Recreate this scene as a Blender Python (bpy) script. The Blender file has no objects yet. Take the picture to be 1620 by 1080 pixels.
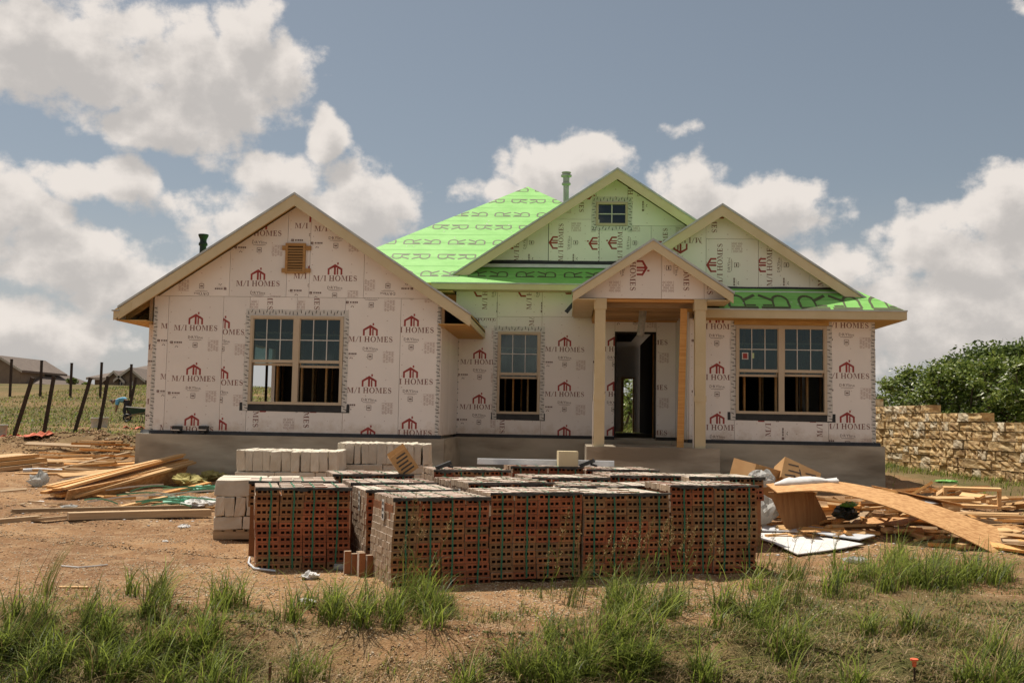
import bpy, math, random
import numpy as np
from mathutils import Vector, Matrix

# ------------------------------------------------------------------ camera, world, sun, exposure
scene = bpy.context.scene
W, H, F = 1620.0, 1080.0, 1600.0
PSI, PITCH, ROLL, CZ = .055, math.atan(124/1600.0), .0177, 1.6
_fw = np.array([-math.sin(PSI)*math.cos(PITCH), math.cos(PSI)*math.cos(PITCH), math.sin(PITCH)])
_r0 = np.cross(_fw, [0, 0, 1.0]); _r0 /= np.linalg.norm(_r0)
_u0 = np.cross(_r0, _fw)
_r = _r0*math.cos(ROLL) + _u0*math.sin(ROLL)
_u = _u0*math.cos(ROLL) - _r0*math.sin(ROLL)
CAM = np.array([0, 0, CZ])
cd = bpy.data.cameras.new('camera'); cam = bpy.data.objects.new('camera', cd)
scene.collection.objects.link(cam); scene.camera = cam
cd.sensor_width = 36; cd.lens = F/W*36; cd.clip_start = .1; cd.clip_end = 3000
M = Matrix.Identity(4)
for i in range(3):
    M[i][0], M[i][1], M[i][2], M[i][3] = _r[i], _u[i], -_fw[i], CAM[i]
cam.matrix_world = M
scene.render.resolution_x, scene.render.resolution_y = 1024, 682

def ray(px, py):
    return _fw*F + _r*(px-W/2) - _u*(py-H/2)
def at(px, py, Y):                       # a pixel on the vertical plane y = Y -> (x, z)
    d = ray(px, py); p = CAM + d*(Y/d[1]); return float(p[0]), float(p[2])
def atz(px, py, z):
    d = ray(px, py); p = CAM + d*((z-CZ)/d[2]); return float(p[0]), float(p[1])

SUN_EL, SUN_AZ = math.radians(67), math.atan2(-.72, .69)     # azimuth from +Y towards +X
SDIR = Vector((math.sin(SUN_AZ)*math.cos(SUN_EL), math.cos(SUN_AZ)*math.cos(SUN_EL), math.sin(SUN_EL)))
SUN_STRENGTH, SKY_STRENGTH, EXPOSURE = 4.8, .058, .28
sl = bpy.data.lights.new('sun', 'SUN'); sun = bpy.data.objects.new('sun', sl); scene.collection.objects.link(sun)
sl.energy = SUN_STRENGTH; sl.angle = math.radians(.6); sl.color = (1.0, .93, .82)
sun.rotation_euler = (-SDIR).to_track_quat('-Z', 'Y').to_euler(); sun.location = (-20, 30, 60)
scene.view_settings.view_transform = 'Standard'; scene.view_settings.look = 'None'
scene.view_settings.gamma = 1; scene.view_settings.exposure = EXPOSURE
scene.view_settings.use_curve_mapping = False
scene.cycles.max_bounces = 6; scene.cycles.diffuse_bounces = 3; scene.cycles.glossy_bounces = 2; scene.cycles.transmission_bounces = 3

def build_world():
    w = bpy.data.worlds.new('World'); scene.world = w; w.use_nodes = True
    w.cycles.sampling_method = 'MANUAL'; w.cycles.sample_map_resolution = 256
    nt = w.node_tree; N, L = nt.nodes, nt.links; N.clear()
    def nd(t, tree=None, **kw):
        n = (tree or nt).nodes.new(t)
        for k, v in kw.items(): setattr(n, k, v)
        return n
    # cloud density as a function of (azimuth, elevation)
    g = bpy.data.node_groups.new('cloud_density', 'ShaderNodeTree')
    g.interface.new_socket('Vector', in_out='INPUT', socket_type='NodeSocketVector')
    g.interface.new_socket('Density', in_out='OUTPUT', socket_type='NodeSocketFloat')
    gi, go = nd('NodeGroupInput', g), nd('NodeGroupOutput', g); gl = g.links
    def m(op, a, b=None, c=None, tree=g):
        n = tree.nodes.new('ShaderNodeMath'); n.operation = op
        for i, v in enumerate((a, b, c)):
            if v is None: continue
            if isinstance(v, (int, float)): n.inputs[i].default_value = v
            else: tree.links.new(v, n.inputs[i])
        return n.outputs[0]
    def vm(op, a, b=None, tree=g):
        n = tree.nodes.new('ShaderNodeVectorMath'); n.operation = op
        for i, v in enumerate((a, b)):
            if v is None: continue
            if isinstance(v, tuple): n.inputs[i].default_value = v
            else: tree.links.new(v, n.inputs[i])
        return n
    P = gi.outputs[0]
    nz = nd('ShaderNodeTexNoise', g, noise_dimensions='2D'); nz.inputs['Scale'].default_value = 9; nz.inputs['Detail'].default_value = 1
    gl.new(P, nz.inputs['Vector'])
    warp = vm('MULTIPLY', vm('SUBTRACT', nz.outputs['Color'], (.5, .5, .5)).outputs[0], (.05, .035, 0))
    PW = vm('ADD', P, warp.outputs[0]).outputs[0]
    blobs = [(120, 85, 190, 105), (330, 130, 160, 95), (255, 190, 120, 55), (20, 40, 140, 120), (385, 60, 75, 80),
             (430, 110, 70, 60), (150, 305, 115, 34), (215, 290, 50, 40), (512, 220, 30, 55), (440, 282, 110, 40),
             (570, 325, 110, 75), (420, 355, 130, 70), (85, 410, 115, 55), (235, 445, 190, 52), (50, 520, 140, 55),
             (560, 420, 120, 60), (870, 275, 110, 60), (810, 305, 90, 45), (915, 245, 50, 42), (1085, 300, 85, 58),
             (1210, 325, 125, 50), (1160, 350, 170, 55), (1055, 206, 90, 48, .40), (1500, 400, 120, 75), (1600, 330, 70, 95),
             (1355, 425, 90, 45), (1560, 480, 180, 100), (1440, 530, 140, 60), (1618, 10, 40, 50, .5),
             (700, 470, 200, 60), (1010, 470, 260, 70), (-80, 330, 160, 80), (1750, 430, 170, 120)]
    field = None
    for bl in blobs:
        px, py, a, b = bl[:4]; peak = bl[4] if len(bl) > 4 else 1.0
        d = ray(px, py); az = math.atan2(d[0], d[1]); el = math.atan2(d[2], math.hypot(d[0], d[1]))
        t = vm('SUBTRACT', PW, (az, el, 0)).outputs[0]
        t = vm('MULTIPLY', t, (F/a, F/b, 0)).outputs[0]
        v = m('SUBTRACT', peak, vm('LENGTH', t).outputs['Value'])
        field = v if field is None else m('MAXIMUM', field, v)
    # the same kind of clouds all round, away from the part in view
    sep = nd('ShaderNodeSeparateXYZ', g); gl.new(P, sep.inputs[0])
    off = m('SUBTRACT', m('ABSOLUTE', m('ADD', sep.outputs[0], .055)), .62)
    gn = nd('ShaderNodeTexNoise', g, noise_dimensions='2D'); gn.inputs['Scale'].default_value = 3.2; gn.inputs['Detail'].default_value = 2
    gl.new(vm('MULTIPLY', P, (1, 1.9, 1)).outputs[0], gn.inputs['Vector'])
    gen = m('ADD', m('MULTIPLY', m('SUBTRACT', gn.outputs['Fac'], .52), 6.0), m('MINIMUM', m('MULTIPLY', off, 40.0), 0.0))
    gen2 = m('SUBTRACT', m('MULTIPLY', m('SUBTRACT', gn.outputs['Fac'], .52), 6.0), m('MAXIMUM', m('MULTIPLY', m('SUBTRACT', .45, sep.outputs[1]), 30.0), 0.0))
    field = m('MAXIMUM', field, m('MAXIMUM', gen, gen2))
    n1 = nd('ShaderNodeTexNoise', g, noise_dimensions='2D'); n1.inputs['Scale'].default_value = 17; n1.inputs['Detail'].default_value = 6
    n1.inputs['Roughness'].default_value = .62
    gl.new(vm('MULTIPLY', P, (1, 1.25, 1)).outputs[0], n1.inputs['Vector'])
    vo = nd('ShaderNodeTexVoronoi', g, voronoi_dimensions='2D'); vo.inputs['Scale'].default_value = 42
    gl.new(PW, vo.inputs['Vector'])
    e = m('ADD', field, m('MULTIPLY', m('SUBTRACT', n1.outputs['Fac'], .52), 1.55))
    e = m('ADD', e, m('MULTIPLY', m('SUBTRACT', .45, vo.outputs['Distance']), .35))
    gl.new(m('MULTIPLY', e, 1.0), go.inputs[0])
    # main tree
    tc = nd('ShaderNodeTexCoord'); sx = nd('ShaderNodeSeparateXYZ'); L.new(tc.outputs['Generated'], sx.inputs[0])
    az = m('ARCTAN2', sx.outputs[0], sx.outputs[1], tree=nt); el = m('ARCSINE', sx.outputs[2], tree=nt)
    cv = nd('ShaderNodeCombineXYZ'); L.new(az, cv.inputs[0]); L.new(el, cv.inputs[1])
    def dens(offset):
        q = nd('ShaderNodeGroup'); q.node_tree = g
        L.new(vm('ADD', cv.outputs[0], offset, tree=nt).outputs[0], q.inputs[0]); return q.outputs[0]
    d0, d1 = dens((0, 0, 0)), dens((-.010, .026, 0))
    def ramp(v, lo, hi):
        n = nd('ShaderNodeMapRange'); n.interpolation_type = 'SMOOTHSTEP'
        n.inputs['From Min'].default_value = lo; n.inputs['From Max'].default_value = hi
        L.new(v, n.inputs['Value']); return n.outputs[0]
    alpha = ramp(d0, -.10, .38)
    lit = m('SUBTRACT', 1.0, m('MULTIPLY', ramp(d1, -.15, .85), .92, tree=nt), tree=nt)
    col = nd('ShaderNodeMix', data_type='RGBA'); L.new(lit, col.inputs['Factor'])
    col.inputs['A'].default_value = (*CLOUD_DARK, 1); col.inputs['B'].default_value = (*CLOUD_LIT, 1)
    sky = nd('ShaderNodeTexSky', sky_type='NISHITA'); sky.sun_disc = False
    sky.sun_elevation = SUN_EL; sky.sun_rotation = SUN_AZ
    sky.air_density = 1.0; sky.dust_density = 1.2; sky.ozone_density = 1.5
    hs = nd('ShaderNodeHueSaturation'); hs.inputs['Saturation'].default_value = .60; hs.inputs['Hue'].default_value = .488; L.new(sky.outputs[0], hs.inputs['Color'])
    sc = nd('ShaderNodeVectorMath', operation='SCALE'); L.new(hs.outputs[0], sc.inputs[0]); sc.inputs['Scale'].default_value = SKY_STRENGTH
    # thin haze low over the horizon
    hz = nd('ShaderNodeMix', data_type='RGBA')
    L.new(m('MULTIPLY', ramp(m('MULTIPLY', el, -1.0, tree=nt), -.24, .0), .7, tree=nt), hz.inputs['Factor'])
    L.new(sc.outputs[0], hz.inputs['A']); hz.inputs['B'].default_value = (*HAZE, 1)
    mx = nd('ShaderNodeMix', data_type='RGBA')
    L.new(m('MULTIPLY', alpha, .96, tree=nt), mx.inputs['Factor']); L.new(hz.outputs['Result'], mx.inputs['A']); L.new(col.outputs['Result'], mx.inputs['B'])
    bg = nd('ShaderNodeBackground'); out = nd('ShaderNodeOutputWorld')
    L.new(mx.outputs['Result'], bg.inputs['Color']); bg.inputs['Strength'].default_value = 1.0
    L.new(bg.outputs[0], out.inputs[0])
CLOUD_DARK, CLOUD_LIT, HAZE = (.43, .405, .385), (.70, .645, .595), (.43, .425, .42)
build_world()

# ------------------------------------------------------------------ helpers
rng = random.Random(7)
col = scene.collection
def tag(o, label=None, cat=None, group=None, kind=None):
    if label: o['label'] = label
    if cat: o['category'] = cat
    if group: o['group'] = group
    if kind: o['kind'] = kind
    return o
def empty(name, loc=(0, 0, 0), rz=0, parent=None):
    o = bpy.data.objects.new(name, None); col.objects.link(o); o.location = loc; o.rotation_euler = (0, 0, rz)
    o.empty_display_size = .1
    if parent: o.parent = parent
    return o
def link(name, me, parent=None, loc=None, rot=None):
    o = bpy.data.objects.new(name, me); col.objects.link(o)
    if loc is not None: o.location = loc
    if rot is not None: o.rotation_euler = rot
    if parent: o.parent = parent
    return o
class MB:
    def __init__(s): s.v, s.f, s.m = [], [], []
    def poly(s, pts, mi=0):
        n = len(s.v); s.v += [tuple(p) for p in pts]; s.f.append(tuple(range(n, n+len(pts)))); s.m.append(mi)
    def grid(s, rows, mi=0, closed=False):
        n = len(s.v); w = len(rows[0])
        for r in rows: s.v += [tuple(p) for p in r]
        for i in range(len(rows)-1):
            for j in range(w if closed else w-1):
                k = (j+1) % w
                s.f.append((n+i*w+j, n+i*w+k, n+(i+1)*w+k, n+(i+1)*w+j)); s.m.append(mi)
    def hexa(s, p, mi=0):      # 8 corners: 0-3 bottom ring, 4-7 top ring
        n = len(s.v); s.v += [tuple(q) for q in p]
        for f in ((3, 2, 1, 0), (4, 5, 6, 7), (0, 1, 5, 4), (1, 2, 6, 5), (2, 3, 7, 6), (3, 0, 4, 7)):
            s.f.append(tuple(n+i for i in f)); s.m.append(mi if isinstance(mi, int) else mi[len(s.m) % 6])
    def box(s, x0, x1, y0, y1, z0, z1, mi=0):
        s.hexa([(x0, y0, z0), (x1, y0, z0), (x1, y1, z0), (x0, y1, z0), (x0, y0, z1), (x1, y0, z1), (x1, y1, z1), (x0, y1, z1)], mi)
    def prism(s, pts, d, mi=0, ms=None, mb=None):   # polygon pts extruded by vector d
        n = len(pts); a = len(s.v); d = Vector(d)
        s.v += [tuple(p) for p in pts] + [tuple(Vector(p)+d) for p in pts]
        s.f.append(tuple(range(a, a+n))); s.m.append(mi)
        s.f.append(tuple(range(a+2*n-1, a+n-1, -1))); s.m.append(mi if mb is None else mb)
        for i in range(n):
            j = (i+1) % n; s.f.append((a+i, a+n+i, a+n+j, a+j)); s.m.append(mi if ms is None else ms)
    def tube(s, path, rad, n=8, mi=0, cap=True):
        path = [Vector(p) for p in path]; rows = []
        rs = rad if isinstance(rad, (list, tuple)) else [rad]*len(path)
        up = None
        for i, p in enumerate(path):
            t = (path[min(i+1, len(path)-1)] - path[max(i-1, 0)]).normalized()
            if up is None: up = Vector((0, 0, 1)) if abs(t.z) < .9 else Vector((1, 0, 0))
            a = t.cross(up).normalized(); b = a.cross(t).normalized(); up = b
            rows.append([p + (a*math.cos(2*math.pi*k/n) + b*math.sin(2*math.pi*k/n))*rs[i] for k in range(n)])
        s.grid(rows, mi, True)
        if cap:
            s.poly(rows[0][::-1], mi); s.poly(rows[-1], mi)
    def board(s, p0, p1, w, t, roll=0, mi=0):       # a straight timber from p0 to p1
        p0, p1 = Vector(p0), Vector(p1); d = (p1-p0).normalized()
        a = d.cross(Vector((0, 0, 1)) if abs(d.z) < .95 else Vector((1, 0, 0))).normalized(); b = a.cross(d).normalized()
        a, b = a*math.cos(roll)+b*math.sin(roll), b*math.cos(roll)-a*math.sin(roll)
        q = []
        for sz in (-t/2, t/2):
            for (e, sw) in ((p0, -w/2), (p0, w/2), (p1, w/2), (p1, -w/2)): q.append(e+a*sw+b*sz)
        s.hexa(q, mi)
    def mesh(s, name, mats, smooth=False):
        me = bpy.data.meshes.new(name); me.from_pydata(s.v, [], s.f)
        for m_ in (mats if isinstance(mats, (list, tuple)) else [mats]): me.materials.append(m_)
        if len(set(s.m)) > 1: me.polygons.foreach_set('material_index', s.m)
        if smooth: me.polygons.foreach_set('use_smooth', [True]*len(s.f))
        me.update(); return me
    def build(s, name, mats, parent=None, smooth=False, recenter=False, fix=False):
        off = None
        if recenter and s.v:
            a = np.array(s.v); off = ((a[:, 0].min()+a[:, 0].max())/2, (a[:, 1].min()+a[:, 1].max())/2, a[:, 2].min())
            s.v = [tuple(r) for r in a-np.array(off)]
        me = s.mesh(name, mats, smooth)
        o = link(name, me, parent, off); return o

def fbm(x, y, seed=0, octaves=4, gain=.5):
    x = np.asarray(x, float); y = np.asarray(y, float); tot = np.zeros(np.broadcast(x, y).shape); amp = 1
    for o in range(octaves):
        xi, yi = np.floor(x).astype(np.int64), np.floor(y).astype(np.int64); fx, fy = x-xi, y-yi
        fx, fy = fx*fx*(3-2*fx), fy*fy*(3-2*fy)
        def h(i, j):
            k = (i*374761393 + j*668265263 + (seed+o)*974634777) & 0x7fffffff
            k = ((k ^ (k >> 13))*1274126177) & 0x7fffffff
            return ((k ^ (k >> 16)) & 0xffff)/65535.0*2-1
        tot = tot + amp*((h(xi, yi)*(1-fx)+h(xi+1, yi)*fx)*(1-fy) + (h(xi, yi+1)*(1-fx)+h(xi+1, yi+1)*fx)*fy)
        amp *= gain; x = x*2.03+17.1; y = y*2.03+5.7
    return tot
def sstep(a, b, x):
    t = np.clip((np.asarray(x, float)-a)/(b-a), 0, 1); return t*t*(3-2*t)

# ------------------------------------------------------------------ materials
MATS = {}
def mat(name, c1, c2=None, rough=.8, scale=4, detail=5, stretch=None, bump=0, bscale=None, spec=.3, metal=0, trans=0, lo=.35, hi=.65, rnd=0, coord='Object', c3=None, s3=1.0):
    m = bpy.data.materials.new(name); m.use_nodes = True; MATS[name] = m
    nt = m.node_tree; N, L = nt.nodes, nt.links; b = N['Principled BSDF']
    b.inputs['Roughness'].default_value = rough; b.inputs['Specular IOR Level'].default_value = spec; b.inputs['Metallic'].default_value = metal
    b.inputs['Base Color'].default_value = (*c1, 1); m.diffuse_color = (*c1, 1)
    tc = N.new('ShaderNodeTexCoord'); vec = tc.outputs[coord]
    if stretch:
        mp = N.new('ShaderNodeMapping'); L.new(vec, mp.inputs[0]); mp.inputs['Scale'].default_value = stretch; vec = mp.outputs[0]
    if rnd:
        oi = N.new('ShaderNodeObjectInfo'); ad = N.new('ShaderNodeVectorMath'); ad.operation = 'ADD'
        sc = N.new('ShaderNodeVectorMath'); sc.operation = 'SCALE'; sc.inputs[0].default_value = (31, 17, 23); L.new(oi.outputs['Random'], sc.inputs['Scale'])
        L.new(vec, ad.inputs[0]); L.new(sc.outputs[0], ad.inputs[1]); vec = ad.outputs[0]
    colr = None
    if c2 is not None:
        nz = N.new('ShaderNodeTexNoise'); nz.inputs['Scale'].default_value = scale; nz.inputs['Detail'].default_value = detail; nz.inputs['Roughness'].default_value = .6
        L.new(vec, nz.inputs['Vector'])
        mr = N.new('ShaderNodeMapRange'); mr.inputs['From Min'].default_value = lo; mr.inputs['From Max'].default_value = hi; L.new(nz.outputs['Fac'], mr.inputs['Value'])
        mx = N.new('ShaderNodeMix'); mx.data_type = 'RGBA'; L.new(mr.outputs[0], mx.inputs['Factor'])
        mx.inputs['A'].default_value = (*c1, 1); mx.inputs['B'].default_value = (*c2, 1); colr = mx.outputs['Result']
        if c3 is not None:
            n3 = N.new('ShaderNodeTexNoise'); n3.inputs['Scale'].default_value = s3; n3.inputs['Detail'].default_value = 4; L.new(vec, n3.inputs['Vector'])
            r3 = N.new('ShaderNodeMapRange'); r3.inputs['From Min'].default_value = .48; r3.inputs['From Max'].default_value = .66; L.new(n3.outputs['Fac'], r3.inputs['Value'])
            x3 = N.new('ShaderNodeMix'); x3.data_type = 'RGBA'; L.new(r3.outputs[0], x3.inputs['Factor']); L.new(colr, x3.inputs['A']); x3.inputs['B'].default_value = (*c3, 1); colr = x3.outputs['Result']
    if rnd:
        hs = N.new('ShaderNodeHueSaturation'); mr2 = N.new('ShaderNodeMapRange'); mr2.inputs['To Min'].default_value = 1-rnd; mr2.inputs['To Max'].default_value = 1+rnd
        L.new(oi.outputs['Random'], mr2.inputs['Value']); L.new(mr2.outputs[0], hs.inputs['Value'])
        if colr is None: hs.inputs['Color'].default_value = (*c1, 1)
        else: L.new(colr, hs.inputs['Color'])
        colr = hs.outputs[0]
    if colr is not None: L.new(colr, b.inputs['Base Color'])
    if bump:
        nb = N.new('ShaderNodeTexNoise'); nb.inputs['Scale'].default_value = bscale or scale*3; nb.inputs['Detail'].default_value = 6; L.new(vec, nb.inputs['Vector'])
        bp = N.new('ShaderNodeBump'); bp.inputs['Strength'].default_value = bump; bp.inputs['Distance'].default_value = .02
        L.new(nb.outputs['Fac'], bp.inputs['Height']); L.new(bp.outputs[0], b.inputs['Normal'])
    if trans:
        tr = N.new('ShaderNodeBsdfTranslucent'); ms = N.new('ShaderNodeMixShader'); ms.inputs[0].default_value = trans
        if colr is not None: L.new(colr, tr.inputs[0])
        else: tr.inputs[0].default_value = (*c1, 1)
        L.new(b.outputs[0], ms.inputs[1]); L.new(tr.outputs[0], ms.inputs[2]); L.new(ms.outputs[0], N['Material Output'].inputs[0])
    return m
m_board = mat('sheathing_board', (.80, .745, .69), (.845, .785, .73), .75, scale=1.3, bump=.10, bscale=2.2, rnd=.04)
m_pred = mat('print_red', (.30, .045, .04), (.36, .07, .06), .8, scale=9)
m_pbrown = mat('print_maroon', (.16, .045, .03), (.21, .07, .05), .8, scale=9)
m_pfaint = mat('print_faint', (.52, .40, .35), (.46, .34, .30), .8, scale=9)
m_pdark = mat('print_dark', (.13, .085, .07), (.17, .10, .085), .8, scale=9)
m_tape = mat('seam_tape_white', (.66, .63, .58), (.58, .55, .5), .6, scale=6)
m_tick = mat('tape_tick', (.05, .045, .04), rough=.8)
m_black = mat('flashing_black', (.015, .016, .017), (.03, .03, .03), .45, scale=5, spec=.4)
m_vinyl = mat('window_vinyl_tan', (.52, .415, .29), (.56, .45, .32), .45, scale=3)
m_trim = mat('primed_trim_cream', (.58, .47, .28), (.63, .52, .33), .6, scale=2.5, bump=.05, rnd=.05)
m_soffit = mat('raw_soffit_wood', (.58, .36, .13), (.46, .26, .08), .75, scale=3, stretch=(1, 6, 6), bump=.1)
m_drip = mat('drip_edge_metal', (.55, .55, .5), (.4, .4, .38), .4, scale=4, metal=.3)
m_louvre = mat('louvre_wood', (.46, .26, .10), (.38, .20, .07), .75, scale=4, stretch=(1, 5, 5), bump=.1)
m_ply = mat('dark_plywood', (.38, .20, .08), (.27, .13, .05), .75, scale=4, stretch=(7, 1, .6), bump=.15, bscale=12)
m_pine = mat('pine_lumber', (.62, .40, .19), (.50, .29, .12), .7, scale=5, stretch=(.35, 7, 7), bump=.15, bscale=14, rnd=.22)
m_pine2 = mat('weathered_lumber', (.46, .33, .20), (.34, .23, .13), .8, scale=5, stretch=(.35, 7, 7), bump=.2, bscale=14, rnd=.25)
m_pineo = mat('orange_lumber', (.66, .36, .12), (.52, .24, .07), .7, scale=5, stretch=(.35, 7, 7), bump=.15, bscale=14, rnd=.15)
m_osb = mat('osb_sheet', (.58, .33, .14), (.40, .20, .075), .75, scale=11, detail=3, stretch=(1, 2.6, 2.6), bump=.25, bscale=16, lo=.4, hi=.6, rnd=.1)
m_conc = mat('concrete', (.49, .43, .335), (.38, .325, .245), .9, scale=1.6, detail=8, bump=.3, bscale=12, c3=(.22, .18, .13), s3=.9, stretch=(.5, .5, 1.8))
m_green = mat('green_underlayment', (.19, .46, .10), (.25, .54, .145), .6, spec=.2, scale=2.2, bump=.25, bscale=7, stretch=(1, 2.5, 1))
m_rprint = mat('underlayment_print', (.075, .085, .04), (.10, .105, .05), .6, scale=8)
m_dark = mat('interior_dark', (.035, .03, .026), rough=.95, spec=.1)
m_pvcg = mat('vent_green_rubber', (.010, .016, .014), (.014, .024, .02), .5, scale=5)
m_galv = mat('galvanised_metal', (.42, .40, .39), (.32, .31, .30), .5, scale=6, metal=.2)
m_duct = mat('flex_duct', (.5, .47, .42), (.36, .34, .30), .45, scale=9, metal=.3)
def splash(m, z0, z1, c):          # mud splashed up from the ground, thinning out upwards in an uneven line
    nt = m.node_tree; N, L = nt.nodes, nt.links; b = N['Principled BSDF']; src = b.inputs['Base Color'].links[0].from_socket
    tc = N.new('ShaderNodeTexCoord'); sp = N.new('ShaderNodeSeparateXYZ'); L.new(tc.outputs['Object'], sp.inputs[0])
    nz = N.new('ShaderNodeTexNoise'); nz.inputs['Scale'].default_value = 3.5; nz.inputs['Detail'].default_value = 7; nz.inputs['Roughness'].default_value = .7; L.new(tc.outputs['Object'], nz.inputs['Vector'])
    a = N.new('ShaderNodeMath'); a.operation = 'MULTIPLY_ADD'; L.new(nz.outputs['Fac'], a.inputs[0]); a.inputs[1].default_value = -(z1-z0)*2.2; L.new(sp.outputs[2], a.inputs[2])
    r = N.new('ShaderNodeMapRange'); r.inputs['From Min'].default_value = z0-(z1-z0)*.6; r.inputs['From Max'].default_value = z0-(z1-z0)*1.3; r.inputs['To Max'].default_value = .55; L.new(a.outputs[0], r.inputs['Value'])
    x = N.new('ShaderNodeMix'); x.data_type = 'RGBA'; L.new(r.outputs[0], x.inputs['Factor']); L.new(src, x.inputs['A']); x.inputs['B'].default_value = (*c, 1); L.new(x.outputs['Result'], b.inputs['Base Color'])
splash(m_board, 1.24, 1.75, (.46, .33, .21)); splash(m_conc, .1, .75, (.34, .215, .115))
def glass_mat():
    m = bpy.data.materials.new('window_glass'); m.use_nodes = True; nt = m.node_tree; N, L = nt.nodes, nt.links
    N.clear(); o = N.new('ShaderNodeOutputMaterial'); t = N.new('ShaderNodeBsdfTransparent'); g = N.new('ShaderNodeBsdfGlossy'); mx = N.new('ShaderNodeMixShader')
    f = N.new('ShaderNodeFresnel'); f.inputs[0].default_value = 1.55
    t.inputs[0].default_value = (.55, .62, .60, 1); g.inputs['Roughness'].default_value = .01; g.inputs[0].default_value = (.85, .95, .95, 1)
    L.new(f.outputs[0], mx.inputs[0]); L.new(t.outputs[0], mx.inputs[1]); L.new(g.outputs[0], mx.inputs[2]); L.new(mx.outputs[0], o.inputs[0]); return m
m_glass = glass_mat()
m_limestone = mat('limestone', (.64, .575, .47), (.53, .465, .365), .9, scale=5, bump=.35, bscale=14, rnd=.1)
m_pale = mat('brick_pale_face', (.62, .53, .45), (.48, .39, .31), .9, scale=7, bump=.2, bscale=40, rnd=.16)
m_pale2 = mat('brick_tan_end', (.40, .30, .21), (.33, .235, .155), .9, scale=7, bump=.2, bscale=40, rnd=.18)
m_bred = mat('brick_red_core', (.36, .115, .05), (.29, .09, .042), .9, scale=10, bump=.2, bscale=40, rnd=.26)
m_bbrn = mat('brick_brown_core', (.34, .145, .06), (.28, .115, .05), .9, scale=10, bump=.2, bscale=40, rnd=.26)
m_bolv = mat('brick_olive_core', (.33, .175, .08), (.27, .14, .065), .9, scale=10, bump=.2, bscale=40, rnd=.26)
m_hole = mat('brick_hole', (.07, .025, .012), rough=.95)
m_strap = mat('strap_green', (.03, .13, .07), (.05, .18, .10), .5, scale=6)
m_film = mat('black_film', (.05, .042, .034), (.11, .095, .08), .75, scale=8, spec=.15)
# ------------------------------------------------------------------ ground
def gz(x, y, fine=True):
    x = np.asarray(x, float); y = np.asarray(y, float)
    base = np.interp(y, [-30, 4, 6.5, 7.3, 7.7, 8.2, 8.8, 9.4, 10.2, 13, 19, 23], [-.46, -.46, -.45, -.42, -.36, -.10, -.05, -.02, .0, .10, .28, .34])
    hill = np.interp(y, [23, 28, 35, 44, 52, 64, 78, 110, 900], [.34, .42, .76, 1.10, 1.55, 2.80, 3.75, 4.3, 6])
    flat = np.interp(y, [23, 36, 46, 62, 90, 900], [.34, .6, 1.1, 2.1, 3.2, 5.5])
    k = sstep(-8.0, 4.0, x)
    z = np.where(y > 23, hill*(1-k)+flat*k, base)
    # a dirt mound behind the lumber, the low verge bank in front
    z = z + .62*np.exp(-((x+13.0)/2.4)**2 - ((y-28.0)/1.3)**2)*(1+.35*fbm(x*1.7, y*1.7, 5, 3))
    z = z + .28*np.exp(-((x+15.8)/2.0)**2 - ((y-27.0)/1.0)**2)
    z = z + .10*np.exp(-((x-4.6)/1.6)**2 - ((y-14.6)/1.6)**2)
    u = (x+4.6)*.35+(y-11.0)*.94; yard = sstep(8.8, 9.6, y)*sstep(15, 13, y)*sstep(-2.9, -3.6, x)
    z = z - yard*(.045*np.exp(-((u-.2)/.14)**2)+.045*np.exp(-((u-1.55)/.14)**2)-.02*np.exp(-((u-.5)/.12)**2)-.02*np.exp(-((u-1.85)/.12)**2))
    if fine:
        pad = sstep(9.0, 8.0, y)
        z = z + fbm(x*.7, y*.7, 1, 3)*(.02+.06*pad) + fbm(x*3.1, y*3.1, 2, 4)*(.014+.05*pad)
        z = z + np.where(y > 24, fbm(x*.5, y*.5, 3, 3)*.05, 0)
    return z
def gz1(x, y): return float(gz(np.array([x]), np.array([y]))[0])
def gnd(px, py):
    px = np.atleast_1d(np.asarray(px, float)); py = np.atleast_1d(np.asarray(py, float))
    d = _fw[None]*F + _r[None]*(px[:, None]-W/2) - _u[None]*(py[:, None]-H/2); d = d/d[:, 1:2]
    if py.min() > 695:                     # near ground, seen from well above: a few fixed-point steps settle it
        z = np.zeros(len(px))
        for i in range(7):
            t = (z-CZ)/d[:, 2]; p = CAM + d*t[:, None]; z = .35*z + .65*gz(p[:, 0], p[:, 1], False)
    else:
        t = np.full(len(px), 3.0); done = np.zeros(len(px), bool)
        for i in range(520):
            p = CAM + d*t[:, None]
            done |= p[:, 2] <= gz(p[:, 0], p[:, 1], False); t = np.where(done, t, t*1.0065)
    p = CAM + d*t[:, None]; p[:, 2] = gz(p[:, 0], p[:, 1]); return p
def gnd1(px, py): p = gnd(px, py)[0]; return float(p[0]), float(p[1]), float(p[2])

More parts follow.
